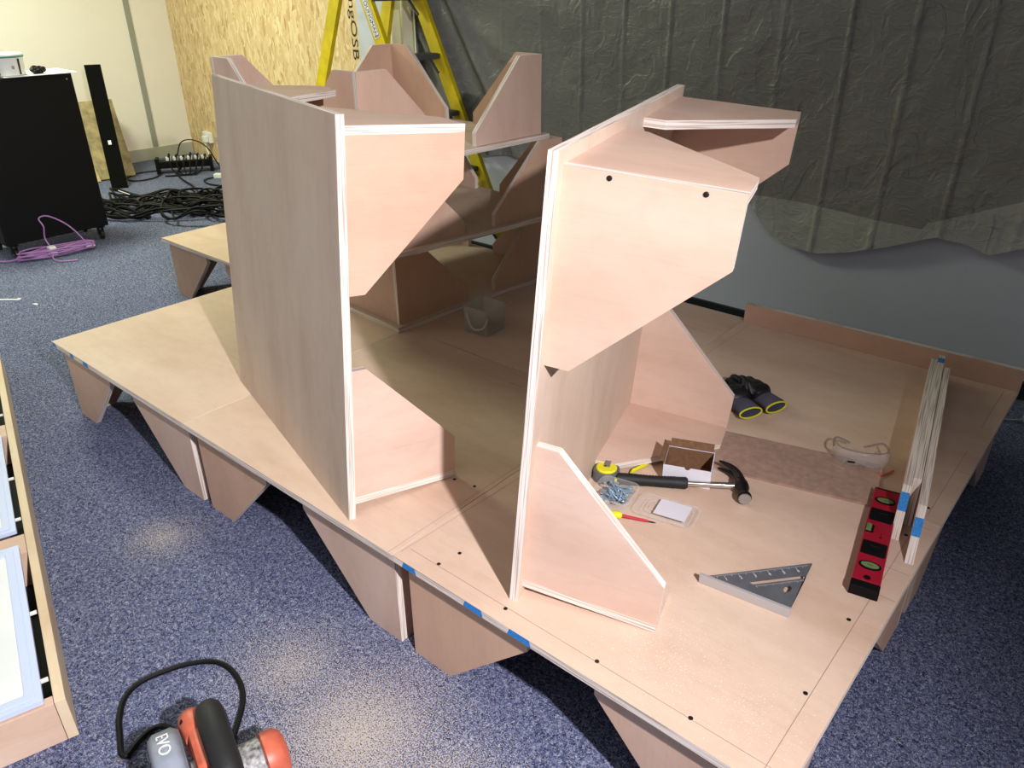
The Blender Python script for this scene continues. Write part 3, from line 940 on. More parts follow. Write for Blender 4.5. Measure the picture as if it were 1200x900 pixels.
# safety glasses
sg = empty('safety_glasses', 'clear plastic safety glasses with orange-tipped arms lying on the deck', 'glasses', (2.458, 1.045, Z), math.radians(22))
mb = MB(); n = 26
vs, fs = [], []
for j in range(7):
    z = 0.004 + j * 0.0075
    for k in range(n):
        a = math.radians(-96 + 192 * k / (n - 1))
        dip = 0.010 * math.exp(-((k - (n - 1) / 2) / 2.2) ** 2) if j < 2 else 0
        bul = 1.0 + 0.05 * math.sin(PI * j / 6)
        hgt = z if abs(a) < 1.2 else 0.012 + (z - 0.012) * 0.8
        vs.append((0.066 * bul * math.sin(a), -0.046 * bul * math.cos(a), hgt + dip))
for j in range(6):
    for k in range(n - 1): fs.append((j * n + k, j * n + k + 1, (j + 1) * n + k + 1, (j + 1) * n + k))
mb.add(vs, fs); lens = mb.build('lens', M['lens'], parent=sg, smooth=True)
so = lens.modifiers.new('thick', 'SOLIDIFY'); so.thickness = 0.002
MB().tube([(-0.066, 0.002, .047), (-0.05, -0.034, .052), (0, -0.047, .053), (0.05, -0.034, .052), (0.066, 0.002, .047)], 0.0017, 6, smooth=6).build('brow_bar', M['lensedge'], parent=sg, smooth=True)
MB().box((-0.034, -0.0500, 0.020), (-0.016, -0.0475, 0.0235)).build('mark', M['black'], parent=sg)
for s in (-1, 1):
    MB().tube([(s * .067, 0, .034), (s * .066, .03, .033), (s * .055, .055, .030), (s * .022, .066 if s < 0 else .06, .012)], [0.0028, 0.003, 0.003, 0.003], 8, smooth=5).build('arm', M['lensedge'], parent=sg, smooth=True)
    MB().tube([(s * .040, -0.062, .006), (s * .060, -0.054, .004), (s * .080, -0.030, .004)], [0.0026, 0.003, 0.0025], 8, smooth=4).build('arm_tip', M['orange'] if s > 0 else M['lens'], parent=sg, smooth=True)

# clear square tub with bail handle
tb = empty('plastic_tub', 'square translucent plastic tub with white bail handle on the rear deck', 'tub', (1.117, 1.062, Z), math.radians(3))


def sq_ring(w, r=0.012): return rrect(w, w, r, 3)


mb = MB(); rings = [(0.106, 0.0005), (0.107, 0.003), (0.115, 0.092), (0.121, 0.093), (0.121, 0.099), (0.117, 0.0995), (0.112, 0.097), (0.100, 0.006), (0.098, 0.004)]
vs, fs = [], []
pts = [sq_ring(w) for w, _ in rings]; n = len(pts[0])
for (w, z), pr in zip(rings, pts): vs += [(x, y, z) for x, y in pr]
for j in range(len(rings) - 1):
    for k in range(n): fs.append((j * n + k, j * n + (k + 1) % n, (j + 1) * n + (k + 1) % n, (j + 1) * n + k))
fs.append(tuple(range(n - 1, -1, -1))); fs.append(tuple((len(rings) - 1) * n + k for k in range(n)))
mb.add(vs, fs).build('body', M['tub'], parent=tb, smooth=True)
MB().tube([(-0.030, -0.0625, 0.078), (-0.024, -0.066, 0.060), (-0.008, -0.070, 0.035), (0.012, -0.071, 0.026), (0.040, -0.071, 0.034), (0.056, -0.067, 0.050), (0.060, -0.060, 0.072)], 0.0034, 8, smooth=5).build('handle', M['handlewhite'], parent=tb, smooth=True)
mb = MB(); random.seed(4)
for k in range(36):
    a = random.uniform(0, 6.28); cx, cy = random.uniform(-.034, .034), random.uniform(-.034, .034); z = 0.010 + 0.016 * random.random()
    dx, dy = math.cos(a) * .016, math.sin(a) * .016
    mb.tube([(cx - dx, cy - dy, z), (cx + dx, cy + dy, z + random.uniform(-.003, .003))], 0.0021, 5)
o = mb.build('loose_fixings', M['steel_dark'])
o.matrix_world = tb.matrix_world.copy()
o.location = (1.117, 1.062, Z); o.rotation_euler = (0, 0, math.radians(3))
tag(o, 'dark loose fixings heaped in the bottom of the translucent tub', 'fixings', kind='stuff')

# ------------------------------------------------------------------ plastic sheeting on the back wall
hem_pts = [(-0.56, 0.30), (-0.2, 0.34), (0.4, 0.40), (0.9, 0.50), (1.30, 0.66), (1.455, 0.604), (1.498, 0.574), (1.56, 0.50), (1.615, 0.445), (1.72, 0.412), (1.825, 0.408),
           (1.95, 0.44), (2.083, 0.488), (2.253, 0.561), (2.30, 0.553), (2.342, 0.555), (2.434, 0.525), (2.49, 0.55), (2.532, 0.572), (2.8, 0.60), (3.3, 0.56), (4.2, 0.58)]


def hem(x):
    for (a, za), (b, zb) in zip(hem_pts, hem_pts[1:]):
        if a <= x <= b: return za + (zb - za) * (x - a) / (b - a)
    return hem_pts[-1][1]


FOLDS = [0.091, 0.337, 0.575, 0.805, 1.039, 1.286, 1.536, 1.795, 2.024, 2.26, 2.50, 2.75, 3.0]


def film_y(x, z):
    d = 0.012
    for f in FOLDS:
        fx = f + 0.03 * (1.3 - z) * (0.4 if f < 1.5 else -0.1)
        d += 0.008 * math.exp(-((x - fx) / 0.0055) ** 2)
    d += 0.010 * (mnoise.noise((x * 2.1, z * 1.7, 3.0)) + 0.5)
    d += 0.0045 * mnoise.noise((x * 9, z * 8, 7.0)) + 0.003 * abs(mnoise.noise((x * 16 + z * 9, z * 14 - x * 5, 1.0)))
    # the gathered, slanting folds at its left end
    cx = -0.44 + (1.335 - z) * 0.62
    for off, amp, wd in ((0.0, 0.085, 0.055), (-0.13, 0.05, 0.04), (0.20, 0.05, 0.05)):
        d += amp * math.exp(-((x - cx - off) / wd) ** 2) * min(1, max(0.0, (z - 0.35) / 0.4))
    # lower lip stands off the wall a little
    d += 0.02 * max(0, 1 - (z - hem(x)) / 0.25)
    return 2.378 - d - 0.004


def film_grid(x0, x1, nx, zf0, zf1, nz):
    vs, fs = [], []
    for i in range(nx + 1):
        x = x0 + (x1 - x0) * i / nx; za, zb = zf0(x), zf1(x)
        for j in range(nz + 1):
            z = za + (zb - za) * j / nz; vs.append((x, film_y(x, z), z))
    for i in range(nx):
        for j in range(nz):
            a = i * (nz + 1) + j; fs.append((a, a + nz + 1, a + nz + 2, a + 1))
    return MB().add(vs, fs)


def joint(x): return max(hem(x) + 0.004, 0.592 + 0.012 * math.sin(x * 5) if x < 2.2 else 0.60 + 0.22 * min(1, (x - 2.2) / 0.5))


sheet = empty('plastic_sheeting', 'crinkled grey-green plastic sheeting hung across the back wall', 'sheeting', (1.5, 2.36, 0.4))
inv = Matrix.Translation((-1.5, -2.36, -0.4))
o = film_grid(-0.52, 3.6, 420, joint, lambda x: 2.6, 150).build('film', M['film'], parent=sheet, smooth=True, M4=inv)
o.modifiers.clear()
o = film_grid(1.30, 3.6, 220, hem, joint, 24).build('bottom_lip', M['filmhem'], parent=sheet, smooth=True, M4=inv)
o.modifiers.clear()
o['label'] = 'paler single layer of film along the hem'

# cream curtain left of it
vs, fs = [], []
NX, NZ = 60, 20
for i in range(NX + 1):
    for j in range(NZ + 1):
        u = i / NX; z = 0.25 + 2.3 * j / NZ
        x = -0.74 + 0.26 * u + 0.10 * (1 - u) * max(0, 1.0 - z) ** 1.2
        vs.append((x, 2.33 + 0.022 * math.sin(u * 17 + 0.5) - 0.01, z))
for i in range(NX):
    for j in range(NZ):
        a = i * (NZ + 1) + j; fs.append((a, a + NZ + 1, a + NZ + 2, a + 1))
o = MB().add(vs, fs).build('curtain', M['curtain'], smooth=True); o.modifiers.clear()
so = o.modifiers.new('thick', 'SOLIDIFY'); so.thickness = 0.003
tag(o, 'pale cream curtain hanging between the chipboard wall and the plastic sheeting', 'curtain')

# ------------------------------------------------------------------ stepladder
ld = empty('stepladder', 'yellow fibreglass stepladder with dark grey steps behind the stacked platforms', 'ladder', (-0.5, 2.05, 0))


def beam(p0, p1, side, w, t, fl=0.022, mats=0):
    """channel-section rail; side = direction of the web's face"""
    p0, p1 = Vector(p0), Vector(p1); ax = (p1 - p0); ln = ax.length; ax.normalize()
    s = Vector(side).normalized(); b = ax.cross(s).normalized()
    m = basis(ax, b, s, p0 - Vector((-0.5, 2.05, 0)))
    mb = MB()
    mb.box((0, -w / 2, -t / 2), (ln, w / 2, t / 2), mat=m)
    mb.box((0, -w / 2, -fl), (ln, -w / 2 + t, -t / 2), mat=m); mb.box((0, w / 2 - t, -fl), (ln, w / 2, -t / 2), mat=m)
    return mb


zt = 1.60
rails = {}


def rail(name, y, x_at, z_at, slope, sgn):
    top = (x_at - slope * (zt - z_at), y, zt); bot = (x_at + slope * z_at, y, 0.03)
    beam(bot, top, (0, sgn, 0), 0.072, 0.006).build(name, M['ladder'], parent=ld)
    f = Vector(bot) - Vector((-0.5, 2.05, 0))
    MB().box((f.x - .05, f.y - .022, -0.03 + .0), (f.x + .05, f.y + .022, 0.04), mat=Matrix.Translation((0, 0, 0.0))).build('foot', M['ladderdk'], parent=ld, loc=(0, 0, 0.0)) if False else \
        MB().box((-.05, -.022, 0), (.05, .022, 0.05)).build('foot', M['ladderdk'], parent=ld, loc=(f.x, f.y, 0.0), bevel=0.006)
    return top, bot


FL = rail('front_rail', 1.90, -0.399, 1.344, 0.44, -1)
FR = rail('front_rail', 2.22, -0.368, 1.338, 0.476, -1)
RL = rail('rear_rail', 1.90, -0.637, 1.342, -0.45, -1)
RR = rail('rear_rail', 2.22, -0.60, 1.338, -0.30, -1)
for z in (0.27, 0.54, 0.81, 1.08, 1.35):
    xl = -0.399 - 0.44 * (z - 1.344); xr = -0.368 - 0.476 * (z - 1.338)
    p = Vector(((xl + xr) / 2 + 0.5, 0.01, z))
    mb = MB().box((-0.045, -0.155, -0.012), (0.045, 0.155, 0.012))
    for k in range(4): mb.box((-0.04 + k * .022, -0.15, 0.012), (-0.030 + k * .022, 0.15, 0.0145))
    mb.build('step', M['ladderdk'], parent=ld, loc=p, bevel=0.002)
    for yy, xx in ((-0.135, xl), (0.140, xr)):
        MB().tube([(xx + 0.5 - .03, yy, z - .01), (xx + 0.5 + .035, yy, z - .08)], 0.008, 6).build('step_brace', M['ladderdk'], parent=ld)
for z in (0.45, 0.95):
    xl = -0.637 + 0.45 * (z - 1.342); xr = -0.60 + 0.30 * (z - 1.338)
    MB().tube([(xl + .5, -0.15, z), (xr + .5, 0.17, z)], 0.010, 8).build('rear_brace', M['ladderdk'], parent=ld)
MB().box((-0.16, -0.19, 0), (0.16, 0.21, 0.05)).build('top_cap', M['ladderdk'], parent=ld, loc=(0.0, 0.0, zt), bevel=0.008)
for yy in (-0.16, 0.18):
    MB().tube([(-0.11, yy, 1.395), (-0.02, yy, 1.47), (0.08, yy, 1.40)], 0.008, 6).build('spreader', M['ladderdk'], parent=ld)
# maker's label on the outer face of the near front rail
ax = (Vector(FL[1]) - Vector(FL[0])).normalized(); sdv = Vector((0, -1, 0)); bb = sdv.cross(ax)
lc = Vector(FL[0]).lerp(Vector(FL[1]), 0.0); lc = Vector((-0.399 - 0.44 * (1.275 - 1.344), 1.90, 1.275))
lm = basis(ax, bb, sdv, lc - Vector((-0.5, 2.05, 0)) + sdv * 0.0042)
lab = MB().prism(rrect(0.215, 0.040, 0.006), 0, 0.0006, 0, 0).build('label', M['paper'], parent=ld, M4=lm)
MB().prism(rrect(0.206, 0.033, 0.005), 0.0006, 0.0009, 0, 0).build('label_panel', M['black'], parent=lab)
MB().prism(rrect(0.200, 0.028, 0.004), 0.0009, 0.0012, 0, 0).build('label_panel', M['paper'], parent=lab)
vs, fs = text_mesh('YOUNGMAN', 0.030, 0.0002)
MB().add(vs, fs, mat=Matrix.Translation((-0.094, -0.0108, 0.0015)) @ Matrix.Diagonal((1.10, 1, 1, 1))).build('label_lettering', M['lettering'], parent=lab)

# ------------------------------------------------------------------ black cabinet and what stands on it
cab = empty('cabinet', 'black metal cabinet on castors against the left edge', 'cabinet', (-2.285, 0.84, 0))
cx0, cx1, cy0, cy1, cz0, cz1 = -0.165, 0.165, -0.29, 0.297, 0.085, 0.972
MB().box((cx0, cy0, cz0), (cx1 - .003, cy1, cz1)).build('body', M['black'], parent=cab, bevel=0.004)
mb = MB().box((cx1 - .002, cy0 + .004, cz0 + .004), (cx1 + .004, cy1 - .004, cz1 - .004))
door = mb.build('side_panel', M['black'], parent=cab, bevel=0.002)
MB().tube([(cx1 + .004, cy1 - .035, cz1 - .030), (cx1 + .0075, cy1 - .035, cz1 - .030)], 0.005, 10).build('panel_lock', M['metal'], parent=door)
for sx in (-1, 1):
    for sy in (-1, 1):
        c = MB()
        c.box((-.022, -.022, .074), (.022, .022, .0845)); c.box((-.016, -.014, .03), (.016, -.010, .075)); c.box((-.016, .010, .03), (.016, .014, .075))
        ca = c.build('castor', M['black'], parent=cab, loc=(sx * 0.125, 0.004 + sy * 0.25, 0))
        MB().lathe([(0.018, -.009), (0.028, -.008), (0.029, 0), (0.028, .008), (0.018, .009)], 18, mat=basis((1, 0, 0), (0, 0, 1), (0, -1, 0), (0, 0, .029))).build('wheel', M['black_rub'], parent=ca, smooth=True)
        MB().lathe([(0.010, -.0098), (0.010, .0098)], 12, mat=basis((1, 0, 0), (0, 0, 1), (0, -1, 0), (0, 0, .029))).build('hub', M['metal'], parent=ca)
o = MB().prism([(0, 0), (0.30, -0.02), (0.31, 0.36), (-0.01, 0.38)], 0, 0.004, 0, 0).build('paper_sheet', M['paper'])
o.matrix_world = basis((1, 0, 0), (0, 1, 0), (0, 0, 1), (-2.405, 0.80, 0.9725))
tag(o, 'white paper sheet lying on top of the black cabinet', 'paper')
pt = empty('paint_tub', 'white tub with teal rim and printed label on the black cabinet', 'tub', (-2.20, 0.848, 0.9770))
MB().lathe([(0.072, 0), (0.076, 0.003), (0.082, 0.088), (0.084, 0.092)], 28).build('body', M['white'], parent=pt, smooth=True)
MB().lathe([(0.0855, 0.092), (0.0865, 0.094), (0.0865, 0.100), (0.0855, 0.101)], 28).build('rim', M['teal'], parent=pt, smooth=True)
MB().lathe([(0.083, 0.101), (0.083, 0.108), (0.078, 0.112)], 28).build('lid', M['white'], parent=pt, smooth=True)
for nm, a0, a1, mt in (('label_stripe', 18, 27, 'steel_dark'), ('label_patch', -75, -55, 'redp'), ('label_dot', -8, 2, 'greycable')):
    vs, fs = [], []
    zlo, zhi = (0.035, 0.052) if nm == 'label_dot' else (0.006, 0.086)
    for k in range(9):
        a = math.radians(a0 + (a1 - a0) * k / 8)
        for z in (zlo, zhi):
            r = 0.0768 + 0.0065 * z / 0.09; vs.append((r * math.cos(a), r * math.sin(a), z))
    for k in range(8): fs.append((2 * k, 2 * k + 2, 2 * k + 3, 2 * k + 1))
    MB().add(vs, fs).build(nm, M[mt], parent=pt)
random.seed(3)
mb = MB()
for k in range(7):
    c = Vector((-2.16 + random.uniform(-.02, .02), 0.978 + random.uniform(-.01, .01), 0.995 + random.uniform(-.008, .012)))
    pts = [c + Vector((0.022 * math.cos(a + k), 0.034 * math.sin(a + k), 0.010 * math.sin(2 * a + k))) for a in [i * PI / 4 for i in range(8)]]
    mb.tube(pts, 0.0045, 6, smooth=3, closed=True)
tag(mb.build('cable_bundle', M['cable'], smooth=True), 'small bundle of black cable beside the white tub on the cabinet', 'cable')

# black blanking strip leaning by the wall
b0 = Vector((-3.40, 1.797, 0.002)); b1 = Vector((-3.78, 1.965, 0.866)); ax = (b1 - b0).normalized()
yv = Vector((0.40, 0.916, 0)); yv = (yv - ax * yv.dot(ax)).normalized(); zv = ax.cross(yv)
o = MB().box((0, -0.058, -0.004), ((b1 - b0).length, 0.058, 0.004)).build('metal_strip', M['strip'], bevel=0.001)
o.matrix_world = basis(ax, yv, zv, b0)
tag(o, 'tall narrow black metal strip leaning beside the cabinet', 'strip')
MB().box((0.34, -0.012, 0.0045 if zv.x > 0 else -0.0065), (0.372, 0.010, 0.0065 if zv.x > 0 else -0.0045)).build('white_tag', M['paper'], parent=o)


def leaning(name, label, cat, base0, base1, h, lean, t, mat, shear=0.0):
    p, q = Vector(base0), Vector(base1); u = (q - p).normalized()
    up = (Vector((0, 0, 1)) * math.cos(lean) + Vector((-u.y, u.x, 0)) * math.sin(lean))
    n = u.cross(up)
    ln = (q - p).length
    o = MB().prism([(0, 0), (ln, 0), (ln - shear * .2, h), (shear, h)], 0, t, 0, 0).build(name, mat)
    o.matrix_world = basis(u, up, n, p)
    return tag(o, label, cat)


leaning('insulation_board', 'tan rough insulation board leaning on the cream wall behind the black strip', 'board', (-3.82, 1.42, .002), (-3.74, 2.085, .002), 0.68, 0.62, 0.02, M['wool'], -0.32)
leaning('insulation_board', 'small pale tan offcut leaning in front of the larger insulation board', 'board', (-3.765, 1.44, .002), (-3.735, 1.80, .002), 0.40, 0.62, 0.012, M['woollt'], 0.05)

# ------------------------------------------------------------------ cables on the floor
random.seed(21)


def cable(name, label, cat, pts, r, mat, group=None, k=6):
    o = MB().tube(pts, r, 7, smooth=k).build(name, mat, smooth=True)
    o.modifiers.clear()
    return tag(o, label, cat, group)


def coil(cx, cy, rx, ry, turns, z0, rot, jit, n=9):
    pts = []
    for k in range(int(turns * n) + 1):
        a = 2 * PI * k / n
        j = 1 + random.uniform(-jit, jit)
        x, y = rx * math.cos(a) * j, ry * math.sin(a) * j
        pts.append((cx + x * math.cos(rot) - y * math.sin(rot), cy + x * math.sin(rot) + y * math.cos(rot), z0 + random.uniform(0, .085) * (k % 3 > 0) + 0.008))
    return pts


descr = [('heaped at the near side of the pile beside the cabinet castor', (-2.62, 1.40, 0.24, 0.13, 3.2)),
         ('in a long loose coil in the middle of the pile', (-2.48, 1.62, 0.34, 0.15, 3.4)),
         ('in the round coil at the right of the pile', (-2.30, 1.92, 0.24, 0.20, 4.2)),
         ('wound under the round coil at the right', (-2.22, 1.98, 0.27, 0.22, 3.0)),
         ('spread towards the leftmost platform', (-2.05, 1.72, 0.24, 0.16, 3.0)),
         ('tangled across the left of the pile', (-2.78, 1.52, 0.26, 0.16, 2.6)),
         ('lying flattest along the front of the pile', (-2.36, 1.58, 0.40, 0.12, 2.4)),
         ('bunched behind the white cable tag', (-2.70, 1.72, 0.30, 0.13, 2.6)),
         ('looped highest over the round coil', (-2.36, 1.86, 0.20, 0.17, 2.6)),
         ('in the tight coil nearest the leftmost platform', (-1.98, 1.92, 0.17, 0.15, 3.4))]
for k, (d, (cx, cy, rx, ry, tn)) in enumerate(descr):
    cable('black_cable', 'black cable ' + d, 'cable', coil(cx, cy, rx, ry, tn, 0.004 + 0.010 * (k % 5), 0.55 + random.uniform(-.3, .3), 0.22), 0.0075, M['cable'], 'black cables on the floor')
cable('black_cable', 'black cable arching up above the middle of the pile', 'cable',
      [(-2.55, 1.78, .02), (-2.52, 1.80, .10), (-2.48, 1.74, .13), (-2.44, 1.66, .08), (-2.50, 1.55, .02), (-2.40, 1.50, .012)], 0.0075, M['cable'], 'black cables on the floor')
cable('black_cable', 'black cable running from the pile back to the socket strip', 'cable',
      [(-2.40, 1.85, .05), (-2.62, 2.02, .04), (-2.95, 2.16, .02), (-3.25, 2.24, .012), (-3.50, 2.33, .012), (-3.60, 2.42, .03)], 0.0075, M['cable'], 'black cables on the floor')
cable('black_cable', 'black cable snaking from the cabinet along the back of the pile', 'cable',
      [(-3.05, 1.42, .012), (-2.92, 1.56, .012), (-3.00, 1.80, .012), (-2.80, 2.02, .012), (-2.55, 2.16, .012), (-2.30, 2.30, .012), (-2.1, 2.42, .012)], 0.0075, M['cable'], 'black cables on the floor')
cable('black_cable', 'black cable curling loose on the carpet left of the socket strip', 'cable',
      [(-3.62, 2.26, .012), (-3.50, 2.12, .010), (-3.52, 1.98, .010), (-3.66, 1.98, .010), (-3.78, 2.12, .010), (-3.74, 2.28, .012)], 0.006, M['cable'], 'black cables on the floor')
cable('black_cable', 'black cable hooked from the white plug adapter to the pile', 'cable',
      [(-3.13, 2.44, .012), (-3.10, 2.34, .010), (-2.94, 2.30, .010), (-2.75, 2.34, .010), (-2.52, 2.30, .010), (-2.35, 2.20, .010)], 0.006, M['cable'], 'black cables on the floor')
o = MB().box((-0.045, -0.006, -0.001), (0.06, 0.010, 0.001)).build('cable_tag', M['paper'])
o.matrix_world = basis((0.30, 0.50, -0.45), (0.86, -0.5, 0), (0, 0.45, 0.9), (-2.90, 1.60, 0.085))
tag(o, 'white paper tag sticking up from the black cable pile', 'tag')

ps = empty('socket_strip', 'black rack socket strip with white plugs under tangled leads by the chipboard wall', 'socket strip', (-3.56, 2.44, 0), math.radians(57))
MB().box((-0.20, -0.05, 0.045), (0.20, 0.06, 0.10)).build('housing', M['black'], parent=ps, bevel=0.003)
mb = MB()
for s in (-1, 1): mb.box((s * .212 - .012, -0.052, 0.0), (s * .212 + .012, 0.05, 0.125))
mb.build('bracket', M['black'], parent=ps)
for k in range(6):
    MB().box((-.020, -.018, 0), (.020, .020, .030)).build('plug', M['white'], parent=ps, loc=(-0.12 + k * 0.056, 0.0, 0.1005), bevel=0.004)
random.seed(5)
for k in range(6):
    p = [Vector((-0.12 + k * .056, -0.01, 0.128)), Vector((-0.12 + k * .056 + .02, -0.06, 0.165 - .01 * (k % 3))), Vector((-0.10 + k * .05, -0.11, 0.08)), Vector((-0.05 + k * .03, -0.14, 0.012)), Vector((0.10 - k * .05, -0.18, 0.010))]
    MB().tube(p, 0.006, 6, smooth=5).build('lead', M['cable'], parent=ps, smooth=True)
MB().tube([(-0.05, 0.02, .12), (0.0, 0.0, .24), (0.10, -.02, .26), (0.20, 0.0, .19), (0.26, 0.02, .05), (0.3, -.05, .01)], 0.005, 6, smooth=5).build('lead', M['cable'], parent=ps, smooth=True)

ad = empty('plug_adapter', 'white plug adapter lying on the carpet beside the tall left board', 'adapter', (-3.12, 2.50, 0), 0.7)
MB().box((-0.05, -0.028, 0), (0.05, 0.028, 0.036)).build('body', M['white'], parent=ad, bevel=0.006)
MB().box((0.051, -0.02, 0.006), (0.085, 0.02, 0.030)).build('plug', M['black'], parent=ad, bevel=0.004)

wsM = osbM @ Matrix.Translation((0.50, 0, 0.205))
ws = empty('wall_socket', 'white double wall socket low on the chipboard wall', 'socket', M4=wsM)
MB().box((-0.075, -0.036, -0.044), (0.075, -0.0005, 0.044)).build('back_box', M['white'], parent=ws, bevel=0.004)
for s in (-1, 1):
    mb = MB()
    mb.box((s * .038 - .003, -0.0375, 0.006), (s * .038 + .003, -0.0362, 0.016))
    mb.box((s * .038 - .013, -0.0375, -0.014), (s * .038 - .006, -0.0362, -0.008)); mb.box((s * .038 + .006, -0.0375, -0.014), (s * .038 + .013, -0.0362, -0.008))
    mb.build('outlet', M['steel_dark'], parent=ws)
MB().box((0.006, -0.075, -0.034), (0.064, -0.0380, 0.020)).build('plug', M['white'], parent=ws, bevel=0.005)
MB().tube([(0.03, -0.06, -0.036), (0.045, -0.065, -0.08), (0.075, -0.06, -0.14), (0.11, -0.07, -0.19), (0.19, -0.10, -0.198)], 0.0045, 6, smooth=5).build('flex', M['white'], parent=ws, smooth=True)

# purple network cable coil
pc = empty('purple_cable', 'coiled lilac network cable with white ties on the carpet before the cabinet', 'cable', (-2.035, 0.775, 0), 0)
random.seed(9)
mb = MB()
for k in range(7):
    pts = []
    for i in range(12):
        a = 2 * PI * i / 12
        l = 0.20 + random.uniform(-.015, .012); w = 0.045 + random.uniform(-.012, .012)
        x, y = w * math.sin(a) + .012 * math.sin(2 * a) * (k % 3 - 1), l * math.cos(a)
        pts.append((x + 0.17 * y, y, 0.008 + 0.006 * k + 0.01 * math.sin(a * 2 + k) ** 2))
    mb.tube(pts, 0.0042, 6, smooth=4, closed=True)
mb.tube([(-0.01, -0.02, .04), (-0.045, -0.03, .10), (-0.03, -0.025, .17), (-0.055, -0.03, .215), (-0.05, 0.02, .22), (0.0, 0.09, .165), (0.03, 0.14, .085), (0.045, 0.155, .03)], 0.0042, 6, smooth=6)
mb.tube([(0.02, -0.03, .03), (0.09, -0.06, .012), (0.15, -0.05, .006), (0.19, 0.0, .006), (0.20, 0.03, .006)], 0.0038, 6, smooth=6)
mb.tube([(-0.03, -0.19, .02), (-0.055, -0.24, .012), (-0.10, -0.28, .010)], 0.0042, 6, smooth=4)
mb.build('coil', M['purple'], parent=pc, smooth=True)
MB().box((-0.022, -0.045, 0.005), (0.030, -0.005, 0.060)).build('tie_wrap', M['paper'], parent=pc, bevel=0.008)
MB().box((0.030, 0.150, 0.012), (0.050, 0.185, 0.030)).build('connector', M['white'], parent=pc, bevel=0.004)
MB().box((0.02, 0.185, 0.014), (0.04, 0.205, 0.026)).build('connector', M['white'], parent=pc, bevel=0.002)

o = MB().box((0, -0.006, 0), (0.16, 0.006, 0.003)).box((0.150, -0.011, 0), (0.168, 0.011, 0.005)).build('cable_tie', M['white'])
o.matrix_world = basis((0.77, 0.64, 0), (-0.64, 0.77, 0), (0, 0, 1), (-1.545, 0.232, 0.001))
tag(o, 'white plastic cable tie lying on open carpet at the left edge', 'cable tie')
o = MB().prism([(0, 0), (0.03, 0.004), (0.036, 0.012), (0.012, 0.016)], 0, 0.003, 0, 0).build('paper_scrap', M['paper'])
o.matrix_world = Matrix.Translation((-1.305, 0.355, 0.001))
tag(o, 'tiny white paper scrap on the carpet near the cable tie', 'scrap')

# grey plug at the far right edge
gp = empty('grey_plug', 'grey round plug with thin lead on the dark carpet at the right edge', 'plug', (2.745, 2.195, 0), 0.4)
MB().lathe([(0.036, 0), (0.042, 0.006), (0.042, 0.020), (0.034, 0.028)], 20).build('body', M['greycable'], parent=gp, smooth=True)
MB().tube([(-0.035, 0.0, .012), (-0.07, -0.008, .008), (-0.11, -0.006, .006), (-0.22, 0.03, .006)], 0.004, 6, smooth=5).build('lead', M['greycable'], parent=gp, smooth=True)

# ------------------------------------------------------------------ framed light panels at the left edge
fu = Vector((-0.962, 0.273, 0)).normalized(); fv = Vector((fu.y, -fu.x, 0)) * -1
fv = Vector((-fu.y, fu.x, 0))          # to the left of the run
lf = empty('timber_frame', 'long timber frame on the carpet holding the white square panels', 'frame', M4=basis(fu, fv, (0, 0, 1), (1.444, -0.598, 0)))
FH, FWd, FLn, RW = 0.112, 0.672, 2.08, 0.021
for nm, y0, y1, x0, x1, mt in (('side_rail', 0, RW, 0, FLn, 'pine'), ('side_rail', FWd - RW, FWd, 0, FLn, 'pine')):
    MB().box((x0, y0, 0), (x1, y1, FH)).build(nm, M[mt], parent=lf, bevel=0.0015)
for x0, x1 in ((0.0, 0.024), (0.578, 0.668), (1.283, 1.369), (FLn - .024, FLn)):
    r = MB().box((0, 0, 0), (FWd - 2 * RW - .002, x1 - x0, FH - .002)).build('cross_rail', M['pinered'], parent=lf, bevel=0.0015,
        M4=basis((0, 1, 0), (-1, 0, 0), (0, 0, 1), (x1, RW + .001, 0)))
MB().box((0.026, RW + .001, 0.001), (FLn - .026, FWd - RW - .001, 0.006)).build('shade_sheet', M['black'], parent=lf)  # added black sheet, stands for the deep shade inside the frame
for k, (x0, lbl) in enumerate(((0.006, 'white square light panel nearest the camera, in the timber frame'), (0.684, 'white square light panel in the middle bay of the timber frame'),
                               (1.385, 'white square light panel in the far bay of the timber frame'))):
    pn = empty('light_panel', lbl, 'panel', M4=basis(fu, fv, (0, 0, 1), Vector((1.444, -0.598, 0)) + fu * x0 + fv * (RW + 0.016)), group='light panels in the frame')
    w = 0.594; z0 = FH + .0005 if k == 0 else FH - 0.006
    if k == 0: MB().box((0.03, 0.03, 0.0065), (0.05, 0.05, z0)).box((w - .04, 0.3, 0.0065), (w - .02, 0.32, z0)).build('spacer', M['black'], parent=pn)
    outer = rrect(w, w, 0.004, 3, w / 2, (w) / 2)
    inner = rrect(w - .062, w - .062, 0.004, 3, w / 2, (w) / 2)
    if k: MB().box((0.02, 0.02, 0.0065), (w - .02, w - .02, z0 - .001)).build('housing', M['metal'], parent=pn)
    plate(outer, [inner], z0, z0 + .012).build('bezel', M['panelframe'], parent=pn, bevel=0.003)
    step_o = rrect(w - .026, w - .026, 0.004, 3, w / 2, (w) / 2)
    plate(step_o, [inner], z0 + .012, z0 + .014).build('bezel_step', M['panelframe'], parent=pn, bevel=0.001)
    MB().prism(inner, z0 + .002, z0 + .009, 0, 0).build('diffuser', M['diffuser'], parent=pn)
    for t in (0.10, 0.50):
        MB().box((t * w, -0.014, z0 + .002), (t * w + .010, 0.0, z0 + .006)).build('clip', M['white'], parent=pn)

# ------------------------------------------------------------------ circular saw
sx_ = Vector((0.309, 0.951, 0)).normalized(); sy_ = Vector((-sx_.y, sx_.x, 0))
sw = empty('circular_saw', 'orange and grey circular saw with black handle and looped lead on the carpet', 'saw', M4=basis(sx_, sy_, (0, 0, 1), (1.835, -0.535, 0)))
